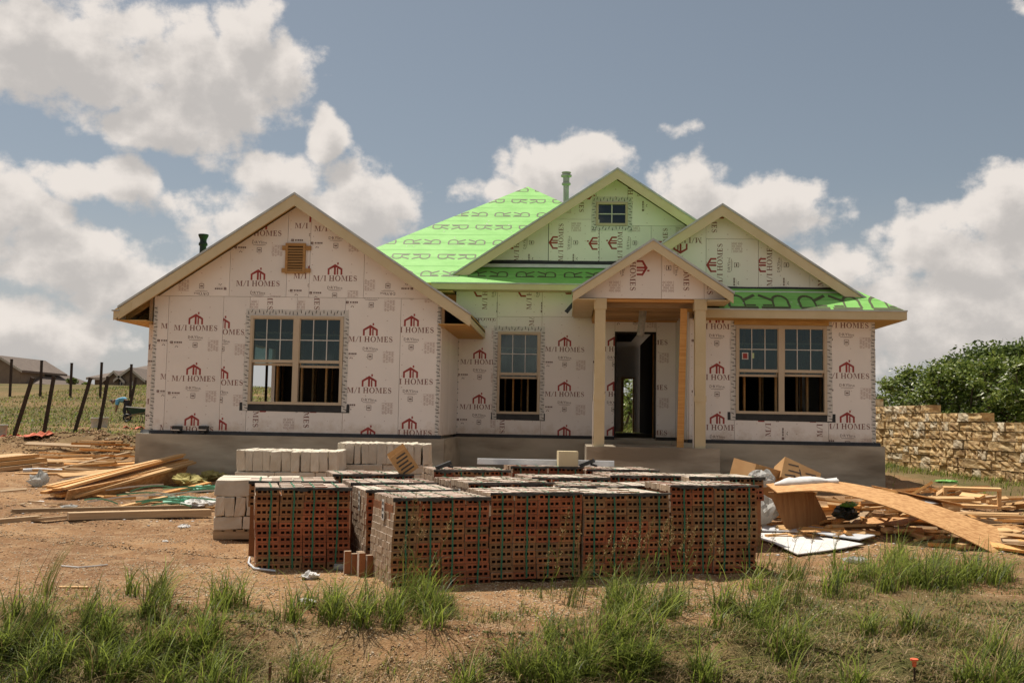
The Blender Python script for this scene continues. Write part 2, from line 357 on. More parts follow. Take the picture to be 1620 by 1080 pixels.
def grass_amount(x, y):
    n = fbm(x*.9, y*.9, 11, 4); n2 = fbm(x*.10, y*.30, 12, 4)
    y0 = 9.0+1.9*sstep(.8, 2.8, x); verge = 1-sstep(y0-1.3, y0, y + n*.8)
    field = sstep(24, 30, y + n2*4)*(1-sstep(-6, -3, x)*sstep(23, 20, y))
    left = sstep(24.5, 30, y)
    bank = np.exp(-((x+.7)/1.5)**4-((y-7.85)/.42)**4)
    d = np.maximum(verge*np.clip(.85+.5*n-.9*bank, .12, 1), left*np.clip(.86+.6*n2+.12*n, 0, 1))
    right = sstep(7.3, 8.6, x+n*.4)*sstep(14, 18, y)
    return np.clip(np.maximum(d, right*.9), 0, 1)
def build_ground():
    ys = np.concatenate([np.arange(-30, 4, 1.5), np.arange(4, 11, .06), np.arange(11, 20, .13), np.arange(20, 40, .4), np.arange(40, 100, 1.6), np.geomspace(100, 1500, 26)])
    xp = np.concatenate([np.arange(0, 7.5, .075), np.arange(7.5, 26, .4), np.geomspace(26, 1500, 34)])
    xs = np.concatenate([-xp[:0:-1], xp])
    X, Y = np.meshgrid(xs, ys); Z = gz(X, Y); G = grass_amount(X, Y)
    nx, ny = len(xs), len(ys)
    me = bpy.data.meshes.new('ground')
    v = np.stack([X, Y, Z], -1).reshape(-1, 3); i = np.arange(nx*ny).reshape(ny, nx)
    f = np.stack([i[:-1, :-1], i[:-1, 1:], i[1:, 1:], i[1:, :-1]], -1).reshape(-1, 4)
    me.vertices.add(len(v)); me.vertices.foreach_set('co', v.ravel())
    me.loops.add(f.size); me.loops.foreach_set('vertex_index', f.ravel())
    me.polygons.add(len(f)); me.polygons.foreach_set('loop_start', np.arange(0, f.size, 4)); me.polygons.foreach_set('use_smooth', np.ones(len(f), bool))
    at_ = me.attributes.new('grass', 'FLOAT', 'POINT'); at_.data.foreach_set('value', G.ravel().astype(np.float32))
    me.update()
    m = bpy.data.materials.new('dirt_ground'); m.use_nodes = True; nt = m.node_tree; N, L = nt.nodes, nt.links; b = N['Principled BSDF']
    b.inputs['Roughness'].default_value = .95; b.inputs['Specular IOR Level'].default_value = .15
    tc = N.new('ShaderNodeTexCoord'); P = tc.outputs['Object']
    def noise(s, d=6, r=.6):
        n = N.new('ShaderNodeTexNoise'); n.inputs['Scale'].default_value = s; n.inputs['Detail'].default_value = d; n.inputs['Roughness'].default_value = r; L.new(P, n.inputs['Vector']); return n.outputs['Fac']
    def rng_(v, a, b_):
        n = N.new('ShaderNodeMapRange'); n.inputs['From Min'].default_value = a; n.inputs['From Max'].default_value = b_; L.new(v, n.inputs['Value']); return n.outputs[0]
    def mix(f_, a, b_):
        n = N.new('ShaderNodeMix'); n.data_type = 'RGBA'; L.new(f_, n.inputs['Factor'])
        for k, s in ((a, 'A'), (b_, 'B')):
            if isinstance(k, tuple): n.inputs[s].default_value = (*k, 1)
            else: L.new(k, n.inputs[s])
        return n.outputs['Result']
    c = mix(rng_(noise(.45, 7), .38, .60), (.37, .215, .105), (.25, .135, .065))
    c = mix(rng_(noise(.23, 6, .65), .50, .62), c, (.21, .115, .058))
    c = mix(rng_(noise(3.1, 7), .5, .72), c, (.40, .27, .155))
    c = mix(rng_(noise(21, 5, .7), .56, .70), c, (.47, .33, .20))
    c = mix(rng_(noise(33, 5, .7), .58, .70), c, (.16, .085, .04))
    c = mix(rng_(noise(5, 7), .56, .76), c, (.17, .095, .05))
    a = N.new('ShaderNodeAttribute'); a.attribute_name = 'grass'
    gcol = mix(rng_(noise(.8, 8, .65), .40, .64), (.10, .10, .034), (.17, .115, .055))
    gcol = mix(rng_(noise(7, 6), .45, .7), gcol, (.11, .085, .035))
    c = mix(a.outputs['Fac'], c, gcol)
    L.new(c, b.inputs['Base Color'])
    bp = N.new('ShaderNodeBump'); bp.inputs['Strength'].default_value = .8; bp.inputs['Distance'].default_value = .03
    ad = N.new('ShaderNodeMath'); ad.operation = 'ADD'; L.new(noise(14, 8, .7), ad.inputs[0]); L.new(noise(60, 3), ad.inputs[1]); L.new(ad.outputs[0], bp.inputs['Height']); L.new(bp.outputs[0], b.inputs['Normal'])
    me.materials.append(m)
    tag(link('ground', me), kind='structure')
build_ground()

# ------------------------------------------------------------------ printed marks on the wall boards
def clip_poly(sub, clip):                 # Sutherland-Hodgman, clip convex and counter-clockwise
    out = list(sub)
    for i in range(len(clip)):
        a, b = clip[i], clip[(i+1) % len(clip)]; inp, out = out, []
        if not inp: return []
        def side(p): return (b[0]-a[0])*(p[1]-a[1]) - (b[1]-a[1])*(p[0]-a[0])
        for j in range(len(inp)):
            p, q = inp[j-1], inp[j]; sp, sq = side(p), side(q)
            if sp >= 0 and sq >= 0: out.append(q)
            elif sp >= 0 > sq or sq >= 0 > sp:
                t = sp/(sp-sq); x = (p[0]+(q[0]-p[0])*t, p[1]+(q[1]-p[1])*t); out.append(x)
                if sq >= 0: out.append(q)
    return out if len(out) >= 3 else []
def R_(x0, y0, x1, y1): return [(x0, y0), (x1, y0), (x1, y1), (x0, y1)]
def seg(p, q, w0, w1=None):
    w1 = w0 if w1 is None else w1; dx, dy = q[0]-p[0], q[1]-p[1]; l = math.hypot(dx, dy) or 1; nx, ny = -dy/l, dx/l
    return [(p[0]-nx*w0/2, p[1]-ny*w0/2), (q[0]-nx*w1/2, q[1]-ny*w1/2), (q[0]+nx*w1/2, q[1]+ny*w1/2), (p[0]+nx*w0/2, p[1]+ny*w0/2)]
def ring(cx, cy, a, b, ia, ib, n=20):
    out = []
    for k in range(n):
        t0, t1 = 2*math.pi*k/n, 2*math.pi*(k+1)/n
        out.append([(cx+ia*math.cos(t0), cy+ib*math.sin(t0)), (cx+a*math.cos(t0), cy+b*math.sin(t0)), (cx+a*math.cos(t1), cy+b*math.sin(t1)), (cx+ia*math.cos(t1), cy+ib*math.sin(t1))])
    return out
def strokes(pts, ws):
    return [seg(pts[i], pts[i+1], ws[i], ws[i+1]) for i in range(len(pts)-1)]
def glyphs():
    s = .07; g = {}
    def serif(x0, x1): return [R_(x0, 0, x1, s), R_(x0, 1-s, x1, 1)]
    g['I'] = (.44, serif(.03, .41)+[R_(.13, s, .31, 1-s)])
    g['H'] = (1.0, serif(.02, .38)+serif(.62, .98)+[R_(.11, s, .29, 1-s), R_(.71, s, .89, 1-s), R_(.29, .46, .71, .54)])
    g['E'] = (.78, [R_(.02, 0, .7, s), R_(.02, 1-s, .68, 1), R_(.11, s, .29, 1-s), R_(.29, .46, .52, .54), R_(.5, .38, .56, .62), R_(.63, s, .70, .27), R_(.61, .75, .68, 1-s)])
    g['M'] = (1.22, [R_(0, 0, .27, s), R_(.78, 0, 1.2, s), R_(0, 1-s, .14, 1), R_(1.05, 1-s, 1.2, 1), R_(.10, s, .16, 1-s), R_(.90, s, 1.08, 1-s),
                     [(.14, 1), (.33, 1), (.64, .18), (.57, .0)], [(.57, .0), (.62, .14), (.95, 1), (.88, 1)]])
    g['O'] = (1.04, ring(.52, .5, .5, .53, .31, .47))
    a = []
    for k in range(9): t = math.radians(35+k*26); a.append((.33+.23*math.cos(t), .755+.225*math.sin(t)))
    b2 = []
    for k in range(9): t = math.radians(75-k*31); b2.append((.35+.25*math.cos(t), .26+.24*math.sin(t)))
    pts = a[:8]+b2[1:]; n = len(pts)
    ws = [.07+.13*max(0, 1-abs(i-7.5)/3.2) for i in range(n)]
    g['S'] = (.68, strokes(pts, ws)+[R_(.53, .70, .58, .98), R_(.09, .02, .14, .3)])
    g['/'] = (.52, [[(-.02, -.05), (.06, -.05), (.53, 1.05), (.45, 1.05)]])
    g[' '] = (.26, [])
    return g
GL = glyphs()
def text_polys(t, width):
    x = 0; out = []
    for ch in t:
        w, ps = GL[ch]
        for p in ps: out.append([(x+a, b) for a, b in p])
        x += w+.13
    x -= .13; k = width/x
    return [[((a-x/2)*k, b*k) for a, b in p] for p in out], k
def logo_polys(w):      # gabled house mark, base at 0
    h = w*.62; t = w*.125; L_ = []
    L_ += [[(-w/2, 0), (-w/2+t, 0), (-w/2+t, h*.62), (-w/2, h*.66)], [(w/2-t, 0), (w/2, 0), (w/2, h*.66), (w/2-t, h*.62)]]
    L_ += [[(-w/2, h*.66), (-w/2+t*.75, h*.52), (0, h*.98-t*.55), (0, h*1.16)], [(0, h*1.16), (0, h*.98-t*.55), (w/2-t*.75, h*.52), (w/2, h*.66)]]
    L_ += [R_(-w*.075, 0, w*.055, h*.9), R_(w*.12, 0, w*.215, h*.72)]
    L_ += [R_(w*.13, h*1.1, w*.235, h*1.34)]
    return L_
def font_polys(t, size):
    c = bpy.data.curves.new('tmp', 'FONT'); c.body = t; c.size = size; c.align_x = 'CENTER'; c.resolution_u = 1; c.offset = .0
    o = bpy.data.objects.new('tmp', c); col.objects.link(o)
    bpy.context.view_layer.update(); me = o.evaluated_get(bpy.context.evaluated_depsgraph_get()).to_mesh()
    ps = [[(me.vertices[i].co.x, me.vertices[i].co.y) for i in p.vertices] for p in me.polygons]
    o.evaluated_get(bpy.context.evaluated_depsgraph_get()).to_mesh_clear()
    bpy.data.objects.remove(o); bpy.data.curves.remove(c); return ps
UNIT = []          # (polygon, material, layer)
def make_unit():
    Wd = .905; tp, k = text_polys('M/I HOMES', Wd)
    for i, p in enumerate(tp): UNIT.append((p, 1, i % 3))
    for i, p in enumerate(logo_polys(.305)): UNIT.append(([(a-.006, b+k*1.17) for a, b in p], 0, i % 3))
    for p in font_polys('DRYline', .086): UNIT.append(([(a*1.1, b-.165) for a, b in p], 3, 0))
    UNIT.append((R_(-.13, -.192, .13, -.184), 3, 0)); UNIT.append((R_(-.06, -.212, .09, -.206), 2, 0))
    for q in (R_(-.05, -.345, .05, -.335), R_(-.05, -.255, .05, -.245), R_(-.05, -.335, -.041, -.255), R_(.041, -.335, .05, -.255), R_(-.03, -.310, .03, -.282)):
        UNIT.append((q, 3, 0))
    UNIT.append((R_(-.025, -.372, .03, -.364), 2, 0))
    UNIT.append((R_(-.52, -.27, -.465, -.222), 3, 0)); UNIT.append((R_(-.50, -.258, -.485, -.234), 2, 1))
    x = -.44
    for wd in (.028, .012, .03, .026, .03): UNIT.append((R_(x, -.262, x+wd, -.228), 3, 0)); x += wd+.009
    UNIT.append((R_(-.51, -.292, -.31, -.286), 2, 0)); UNIT.append((seg((-.42, -.345), (-.385, -.315), .012), 3, 0)); UNIT.append((R_(-.375, -.345, -.355, -.325), 3, 0))
    for r in range(7):
        UNIT.append((R_(.26, -.20-r*.033, .49, -.193-r*.033), 2, 0))
        for c in range(4):
            if (r*3+c) % 4: UNIT.append((R_(.275+c*.055, -.218-r*.033, .308+c*.055, -.207-r*.033), 2, 0))
make_unit()
def unit_at(cx, cz, rot, poly_clip, mb, plane):
    c, s = math.cos(math.radians(rot)), math.sin(math.radians(rot))
    for (p, mi, lay) in UNIT:
        q = clip_poly([(cx+a*c-b*s, cz+a*s+b*c) for a, b in p], poly_clip)
        if q: mb.poly([plane(a, b, .0012+.0005*lay) for a, b in q], mi)

# ------------------------------------------------------------------ the house
house = empty('house', (-1.1, 24, .3))
tag(house, 'single storey house under construction with printed white boards and green roof underlayment', 'house')
def hp(mb, name, mats, parent=None, smooth=False):      # a part of the house (or a sub-part)
    o = mb.build(name, mats, None, smooth)
    p = parent or house
    o.parent = p
    bpy.context.view_layer.update() if False else None
    o.matrix_parent_inverse = (Matrix.Translation(house.location)).inverted() if p is house else Matrix.Identity(4)
    return o
SLAB = 1.24
YL, YM, YR, YP = 20.27, 23.45, 21.15, 20.10
# foundation: left wing, left jog, centre, right wing, porch
fnd = MB()
fnd.box(-8.62, -2.43, 20.13, 36, -.3, SLAB-.045); fnd.box(-8.83, -8.62, 20.42, 36, -.3, SLAB-.048)
fnd.box(-2.43, 2.40, 23.30, 36, -.3, SLAB-.047); fnd.box(2.40, 6.46, 21.0, 36, -.3, SLAB-.046)
hp(fnd, 'foundation', m_conc)
pf = MB(); pf.box(.40, 2.99, 19.98, 23.3, -.3, 1.11); hp(pf, 'porch_slab', m_conc)
fl = MB(); fl.box(-8.4, 6.25, 23.62, 35.8, SLAB-.046, SLAB-.01); fl.box(-8.35, -2.7, 20.4, 23.62, SLAB-.044, SLAB-.012); fl.box(2.66, 6.25, 21.3, 23.62, SLAB-.044, SLAB-.014); hp(fl, 'floor_slab', m_conc)
# black sill membrane under the boards
for (a, b, y) in ((-8.60, -2.50, YL), (-2.62, 1.10, YM), (2.05, 2.50, YM), (2.50, 6.40, YR), (-8.80, -8.53, 20.62)):
    s = MB(); n = max(2, int((b-a)/.35))
    top = []; bot = []
    for i in range(n+1):
        x = a+(b-a)*i/n; top.append((x, y-.03, SLAB+.028)); bot.append((x, y-.075-.03*rng.random(), SLAB-.040-.012*rng.random()))
    s.grid([bot, top]); hp(s, 'sill_membrane', m_black)

# wall backing behind the boards, added against light leaks (with the openings left free)
def wall_back(y, x0, x1, z0, z1, holes, name='wall'):
    w = MB(); xs = sorted({x0, x1} | {h[0] for h in holes} | {h[1] for h in holes})
    for i in range(len(xs)-1):
        a, b = xs[i], xs[i+1]; zs = [(z0, z1)]
        for h in holes:
            if h[0] <= a+1e-6 and h[1] >= b-1e-6: zs = [(z0, h[2]), (h[3], z1)]
        for (c, d) in zs:
            if d-c > .01: w.box(a, b, y+.03, y+.13, c, d)
    return hp(w, name, m_pine2)
WL = (-6.47, -4.55, 1.83, 3.635); WMd = (-1.62, -.63, 1.74, 3.65); WR = (3.49, 5.345, 1.815, 3.645); DOOR = (1.095, 2.045, SLAB, 3.68)
wall_back(YL, -8.48, -2.60, SLAB, 4.0, [WL]); wall_back(YM, -2.62, 2.5, SLAB, 4.60, [WMd, DOOR]); wall_back(YR, 2.60, 6.30, SLAB, 3.80, [WR])
def side_wall(x, y0, y1, z0, z1, holes=(), t=.1):
    w = MB(); ys = sorted({y0, y1} | {h[0] for h in holes} | {h[1] for h in holes})
    for i in range(len(ys)-1):
        a, b = ys[i], ys[i+1]; zs = [(z0, z1)]
        for h in holes:
            if h[0] <= a+1e-6 and h[1] >= b-1e-6: zs = [(z0, h[2]), (h[3], z1)]
        for (c, d) in zs:
            if d-c > .01: w.box(x, x+t, a, b, c, d)
    return w
hp(side_wall(-8.47, 20.41, 35.9, SLAB, 3.75, [(26.6, 28.6, 1.75, 3.5)]), 'wall', m_board)
hp(side_wall(6.2, 21.29, 35.9, SLAB, 3.75), 'wall', m_board)
bk = MB()
BX0, BX1, BZ1 = at(984, 640, 35.95)[0], at(1001, 640, 35.95)[0], at(992, 597, 35.95)[1]
for (a, b, c, d) in ((-8.47, BX0, SLAB, 5.2), (BX0, BX1, BZ1, 5.2), (BX1, 6.3, SLAB, 5.2)): bk.box(a, b, 35.9, 36.0, c, d)
hp(bk, 'wall', m_board)
hp(side_wall(-2.70, 20.41, 23.47, SLAB, 4.2), 'wall', m_pine2)

# left wing gable outline etc.
SLOPE = .667
def gable_clip(cx, pz, halfl, halfr, zb):           # convex, counter-clockwise (x, z)
    halfl = min(halfl, (pz-zb)/SLOPE-.002); halfr = min(halfr, (pz-zb)/SLOPE-.002)
    return [(cx-halfl, zb), (cx+halfr, zb), (cx+halfr, pz-SLOPE*halfr), (cx, pz), (cx-halfl, pz-SLOPE*halfl)]
def front(Y): return lambda a, b, o: (a, Y-o, b)
def sheet(px0, px1, py0, py1, Y, units, clip=None, xz=None):
    ym = (py0+py1)/2; xm = (px0+px1)/2
    x0, x1 = at(px0, ym, Y)[0], at(px1, ym, Y)[0]; z1, z0 = at(xm, py0, Y)[1], at(xm, py1, Y)[1]
    if xz:
        x0 = xz[0] if xz[0] is not None else x0; x1 = xz[1] if xz[1] is not None else x1
        z0 = xz[2] if xz[2] is not None else z0; z1 = xz[3] if xz[3] is not None else z1
    e = .0035
    poly = [(x0+e, z0+e), (x1-e, z0+e), (x1-e, z1-e), (x0+e, z1-e)]
    if clip: poly = clip_poly(poly, clip)
    if not poly: return
    dy = rng.uniform(0, .003)
    mb = MB(); mb.prism([(a, Y+dy, b) for a, b in poly], (0, .026, 0)); p = hp(mb, 'sheathing_panel', m_board)
    pr = MB()
    for u in units:
        cx, cz = at(u[0], u[1], Y)
        unit_at(cx, cz, u[2] if len(u) > 2 else 0, poly, pr, front(Y+dy))
    # fastener rows
    xs_ = [p_[0] for p_ in poly]; zs_ = [p_[1] for p_ in poly]; xx = min(xs_)+.05
    while xx < max(xs_):
        zz = min(zs_)+.06+rng.uniform(0, .1)
        while zz < max(zs_):
            q = clip_poly([(xx+rng.uniform(-.01, .01)+.009*math.cos(t_), zz+.009*math.sin(t_)) for t_ in (0, 1.05, 2.1, 3.14, 4.2, 5.24)], poly)
            if len(q) == 6: pr.poly([(a, Y+dy-.0009, b) for a, b in q], 2)
            zz += rng.uniform(.17, .24)
        xx += .405
    if pr.v: 
        o = hp(pr, 'lettering', [m_pred, m_pbrown, m_pfaint, m_pdark], p)
        tag(o, kind='stuff')
LX = (-8.50, -2.57)
Zs = 4.02
sheet(240, 263, 467, 690, YL, [(289, 520), (288, 600), (287, 681)], xz=(-8.50, None, SLAB+.02, Zs))
sheet(263, 350, 467, 690, YL, [(309.5, 522.8), (306, 602.8), (303, 683)], xz=(None, None, SLAB+.02, Zs))
sheet(350, 394, 467, 690, YL, [(352, 529), (349.5, 609), (347, 690)], xz=(None, WL[0]-.03, SLAB+.02, Zs))
sheet(394, 470, 467, 497, YL, [(424, 455, -90)], xz=(WL[0]-.03, None, WL[3], Zs))
sheet(470, 546, 467, 497, YL, [(498, 455, -90)], xz=(None, WL[1]+.03, WL[3], Zs))
sheet(394, 546, 648, 690, YL, [(401, 640, -90), (481, 641, -90)], xz=(WL[0]-.03, WL[1]+.03, SLAB+.02, WL[2]))
sheet(546, 632, 467, 690, YL, [(586, 540.7), (584, 621.5), (582, 702.5), (588, 459.5)], xz=(WL[1]+.03, None, SLAB+.02, Zs))
sheet(632, 697, 467, 690, YL, [(651, 526), (649.5, 607.7), (647.5, 688.5), (652, 446)], xz=(None, -2.57, SLAB+.02, Zs))
GL_CLIP = gable_clip(-5.54, 5.93, 3.2, 3.2, 3.0)
GLX = dict(z=(Zs, None))
sheet(243, 365, 320, 467, YL, [(318, 475, 180)], GL_CLIP, xz=(-8.50, None, Zs, 6.2))
sheet(365, 455, 320, 467, YL, [(408, 452.6), (411, 373)], GL_CLIP, xz=(None, None, Zs, 6.2))
sheet(455, 491, 320, 467, YL, [(499, 441), (501, 361.5)], GL_CLIP, xz=(None, None, Zs, 6.2))
sheet(491, 577, 320, 467, YL, [(530, 444.5), (532, 366)], GL_CLIP, xz=(None, None, Zs, 6.2))
sheet(577, 697, 320, 467, YL, [(613, 475, 180)], GL_CLIP, xz=(None, -2.57, Zs, 6.2))
# left jog
sheet(226, 240, 480, 690, 20.60, [(262, 553), (260, 639)], xz=(-8.73, -8.50, SLAB+.02, 3.75))
jb = MB(); jb.box(-8.72, -8.48, 20.63, 26, SLAB, 3.74); hp(jb, 'wall', m_pine2)
# centre wall
sheet(718, 783, 503, 690, YM, [(760, 507), (759, 576), (758, 647)], xz=(-2.62, WMd[0]-.03, SLAB+.02, None))
sheet(718, 783, 458, 503, YM, [(771, 459, 90)], xz=(-2.62, WMd[0]-.03, None, 4.60))
sheet(783, 857, 458, 501, YM, [(841, 459, 90)], xz=(WMd[0]-.03, WMd[1]+.03, None, 4.60))
sheet(783, 857, 501, 523, YM, [(845, 485, 90)], xz=(WMd[0]-.03, WMd[1]+.03, WMd[3], None))
sheet(783, 857, 655, 690, YM, [(791, 654, -90)], xz=(WMd[0]-.03, WMd[1]+.03, SLAB+.02, WMd[2]))
sheet(857, 938, 501, 690, YM, [(893.5, 556.3), (893, 627), (892.5, 698)], xz=(WMd[1]+.03, None, SLAB+.02, None))
sheet(857, 938, 458, 501, YM, [(913, 455, 90)], xz=(WMd[1]+.03, None, None, 4.60))
sheet(938, 973, 480, 690, YM, [(972, 556), (971, 627), (970.5, 698)], xz=(None, DOOR[0], SLAB+.02, 4.2))
sheet(973, 1037, 480, 525, YM, [(1005, 489.6)], xz=(DOOR[0], DOOR[1], DOOR[3], 4.2))
sheet(1037, 1066, 480, 690, YM, [(1025, 544.8), (1024.5, 616), (1024, 687.5)], xz=(DOOR[1], 2.50, SLAB+.02, 4.2))
# right wing
sheet(1090, 1162, 500, 700, YR, [(1134, 520.4), (1134.5, 600.7), (1135, 680)], xz=(2.53, WR[0]-.03, SLAB+.02, 3.78))
sheet(1162, 1308, 500, 514, YR, [], xz=(WR[0]-.03, WR[1]+.03, WR[3], 3.78))
sheet(1162, 1308, 668, 700, YR, [(1219.5, 655, 90), (1301, 656, 90)], xz=(WR[0]-.03, WR[1]+.03, SLAB+.02, WR[2]))
sheet(1308, 1386, 500, 700, YR, [(1339, 518.7), (1340, 598.6), (1341, 678.4)], xz=(WR[1]+.03, 6.33, SLAB+.02, 3.78))
rw = MB(); rw.box(2.50, 2.529, YR+.03, YM-.004, SLAB+.02, 4.2); hp(rw, 'sheathing_panel', m_board)
rw = MB(); rw.box(-2.571, -2.545, YL+.03, 21.7, SLAB+.02, 4.1); hp(rw, 'sheathing_panel', m_board)
rw = MB(); rw.box(-2.572, -2.546, 21.705, YM-.004, SLAB+.02, 4.1); hp(rw, 'sheathing_panel', m_board)
rw = MB(); rw.box(2.53, 2.60, YR+.03, YM, SLAB, 4.2); hp(rw, 'wall', m_pine2)
# right gable, above its skirt roof
YRG, YCG = 21.5, 23.85
RG = (3.22, 6.21); CG = (1.115, 7.51)
RG_CLIP = gable_clip(RG[0], RG[1]-.16, 2.7, 3.0, 4.40)
sheet(1040, 1117, 330, 465, YRG, [(1076, 376, 180)], RG_CLIP, xz=(.5, None, 4.40, 6.2))
sheet(1117, 1200, 378, 465, YRG, [(1143, 419, 90)], RG_CLIP, xz=(None, None, 4.40, None))
sheet(1117, 1200, 322, 378, YRG, [(1126, 335, -90)], RG_CLIP, xz=(None, None, None, 6.3))
sheet(1200, 1281, 322, 465, YRG, [(1221.5, 419, 90)], RG_CLIP, xz=(None, None, 4.40, 6.3))
sheet(1281, 1390, 322, 465, YRG, [(1302, 419, 90)], RG_CLIP, xz=(None, None, 4.40, 6.3))
CG_CLIP = gable_clip(CG[0], CG[1]-.16, 3.6, 3.6, 5.30)
CW = (at(943, 345, YCG)[0], at(993, 345, YCG)[0], at(970, 357, YCG)[1], at(970, 320, YCG)[1])
sheet(700, 868, 280, 420, YCG, [(821, 383.5, 90)], CG_CLIP, xz=(-2.4, None, 5.30, None))
sheet(868, 948, 347, 420, YCG, [(891, 383.5, 90), (954, 385, 90)], CG_CLIP, xz=(None, None, 5.30, None))
sheet(868, 945, 262, 347, YCG, [(916.5, 306, -90)], CG_CLIP, xz=(None, CW[0], None, 7.6))
sheet(948, 1030, 364, 420, YCG, [(984.5, 384, 90)], CG_CLIP, xz=(None, None, 5.30, CW[2]))
sheet(945, 993, 262, 318, YCG, [], CG_CLIP, xz=(CW[0], CW[1], CW[3], 7.6))
sheet(993, 1100, 262, 362, YCG, [(1001, 300, 90)], CG_CLIP, xz=(CW[1], None, CW[2], 7.6))
sheet(1030, 1130, 364, 420, YCG, [(1056, 391, 90)], CG_CLIP, xz=(None, 4.7, 5.30, CW[2]))
bb = MB(); bb.prism([(a, YRG+.03, b) for a, b in RG_CLIP], (0, .1, 0)); hp(bb, 'wall', m_pine2)
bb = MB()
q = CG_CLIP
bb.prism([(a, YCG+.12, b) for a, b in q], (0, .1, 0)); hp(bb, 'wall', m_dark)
bb = MB(); bb.prism([(a, YL+.03, b) for a, b in clip_poly(R_(-8.5, 4.0, -2.57, 6.2), GL_CLIP)], (0, .1, 0)); hp(bb, 'wall', m_pine2)
# porch pediment
PG = (1.655, 5.19)
PG_CLIP = gable_clip(PG[0], PG[1]-.13, 1.45, 1.45, 3.9)
ZB = 4.05
sheet(940, 1047, 380, 470, YP, [(997, 424, -90)], PG_CLIP, xz=(.12, None, ZB, 5.3))
sheet(1047, 1114, 380, 470, YP, [(1081.5, 424, -90)], PG_CLIP, xz=(None, None, ZB, 5.3))
sheet(1114, 1160, 380, 470, YP, [(1119, 430, -90)], PG_CLIP, xz=(None, 3.2, ZB, 5.3))
bb = MB(); bb.prism([(a, YP+.03, b) for a, b in clip_poly(R_(.13, ZB, 3.19, 5.3), PG_CLIP)], (0, .12, 0)); hp(bb, 'wall', m_pine2)

# white seam tape with black ticks
def tape(pts_xz, Y, w=.105, tick=True, name='seam_tape'):
    mb = MB(); (x0, z0), (x1, z1) = pts_xz; L_ = math.hypot(x1-x0, z1-z0); ux, uz = (x1-x0)/L_, (z1-z0)/L_; nx, nz = -uz, ux
    n = max(2, int(L_/.16)); o = .004; rows = ([], [])
    for i in range(n+1):
        t = L_*i/n; j0, j1 = rng.uniform(-.008, .008), rng.uniform(-.008, .008)
        for r, (sd, j) in enumerate(((-1, j0), (1, j1))):
            rows[r].append((x0+ux*t+nx*(sd*w/2+j), Y-o, z0+uz*t+nz*(sd*w/2+j)))
    mb.grid([rows[1], rows[0]], 0)
    if tick:
        t = .05
        while t < L_-.03:
            a = rng.uniform(-.2, .5); sd = 1 if int(t/.075) % 2 else -1
            c = (x0+ux*t+nx*w*.16*sd, z0+uz*t+nz*w*.16*sd); dx, dz = nx*math.cos(a)+ux*math.sin(a), nz*math.cos(a)+uz*math.sin(a)
            q = seg((c[0]-dx*.034, c[1]-dz*.034), (c[0]+dx*.034, c[1]+dz*.034), .018, .010)
            mb.poly([(p[0], Y-o-.002, p[1]) for p in q], 1); t += rng.uniform(.06, .09)
    hp(mb, name, [m_tape, m_tick])
def tape_round(w, Y, bottom=False, down=.07):
    tape([(w[0]-.10, w[3]+.075), (w[1]+.10, w[3]+.075)], Y)
    tape([(w[0]-.055, w[2]-down-.06), (w[0]-.055, w[3]+.02)], Y-.001)
    tape([(w[1]+.055, w[2]-down-.06), (w[1]+.055, w[3]+.02)], Y-.001)
    if bottom: tape([(w[0]-.12, w[2]-.065), (w[1]+.12, w[2]-.065)], Y-.002)
tape_round(WL, YL); tape_round(WMd, YM); tape([(WR[0]-.055, WR[2]-.13), (WR[0]-.055, WR[3]+.1)], YR); tape([(WR[1]+.055, WR[2]-.13), (WR[1]+.055, WR[3]+.1)], YR)
tape_round(CW, YCG, True, .1)
tape([(-8.46, SLAB), (-8.46, 3.80)], YL, .07); tape([(-2.60, SLAB-.03), (-2.60, 3.9)], YL, .06); tape([(-2.57, SLAB), (-2.57, 3.62)], YM, .07); tape([(6.285, SLAB-.02), (6.285, 3.72)], YR, .08)
for (w, Y) in ((WL, YL), (WMd, YM), (WR, YR)):      # black sill flashing under each window
    mb = MB(); e = .17 if w[1]-w[0] > 1.2 else .13
    mb.grid([[(w[0]-e, Y-.0032, w[2]-.135), (w[1]+e, Y-.0032, w[2]-.15)], [(w[0]-e, Y-.0032, w[2]+.03), (w[1]+e, Y-.0032, w[2]+.02)]]); hp(mb, 'sill_flashing', m_black)

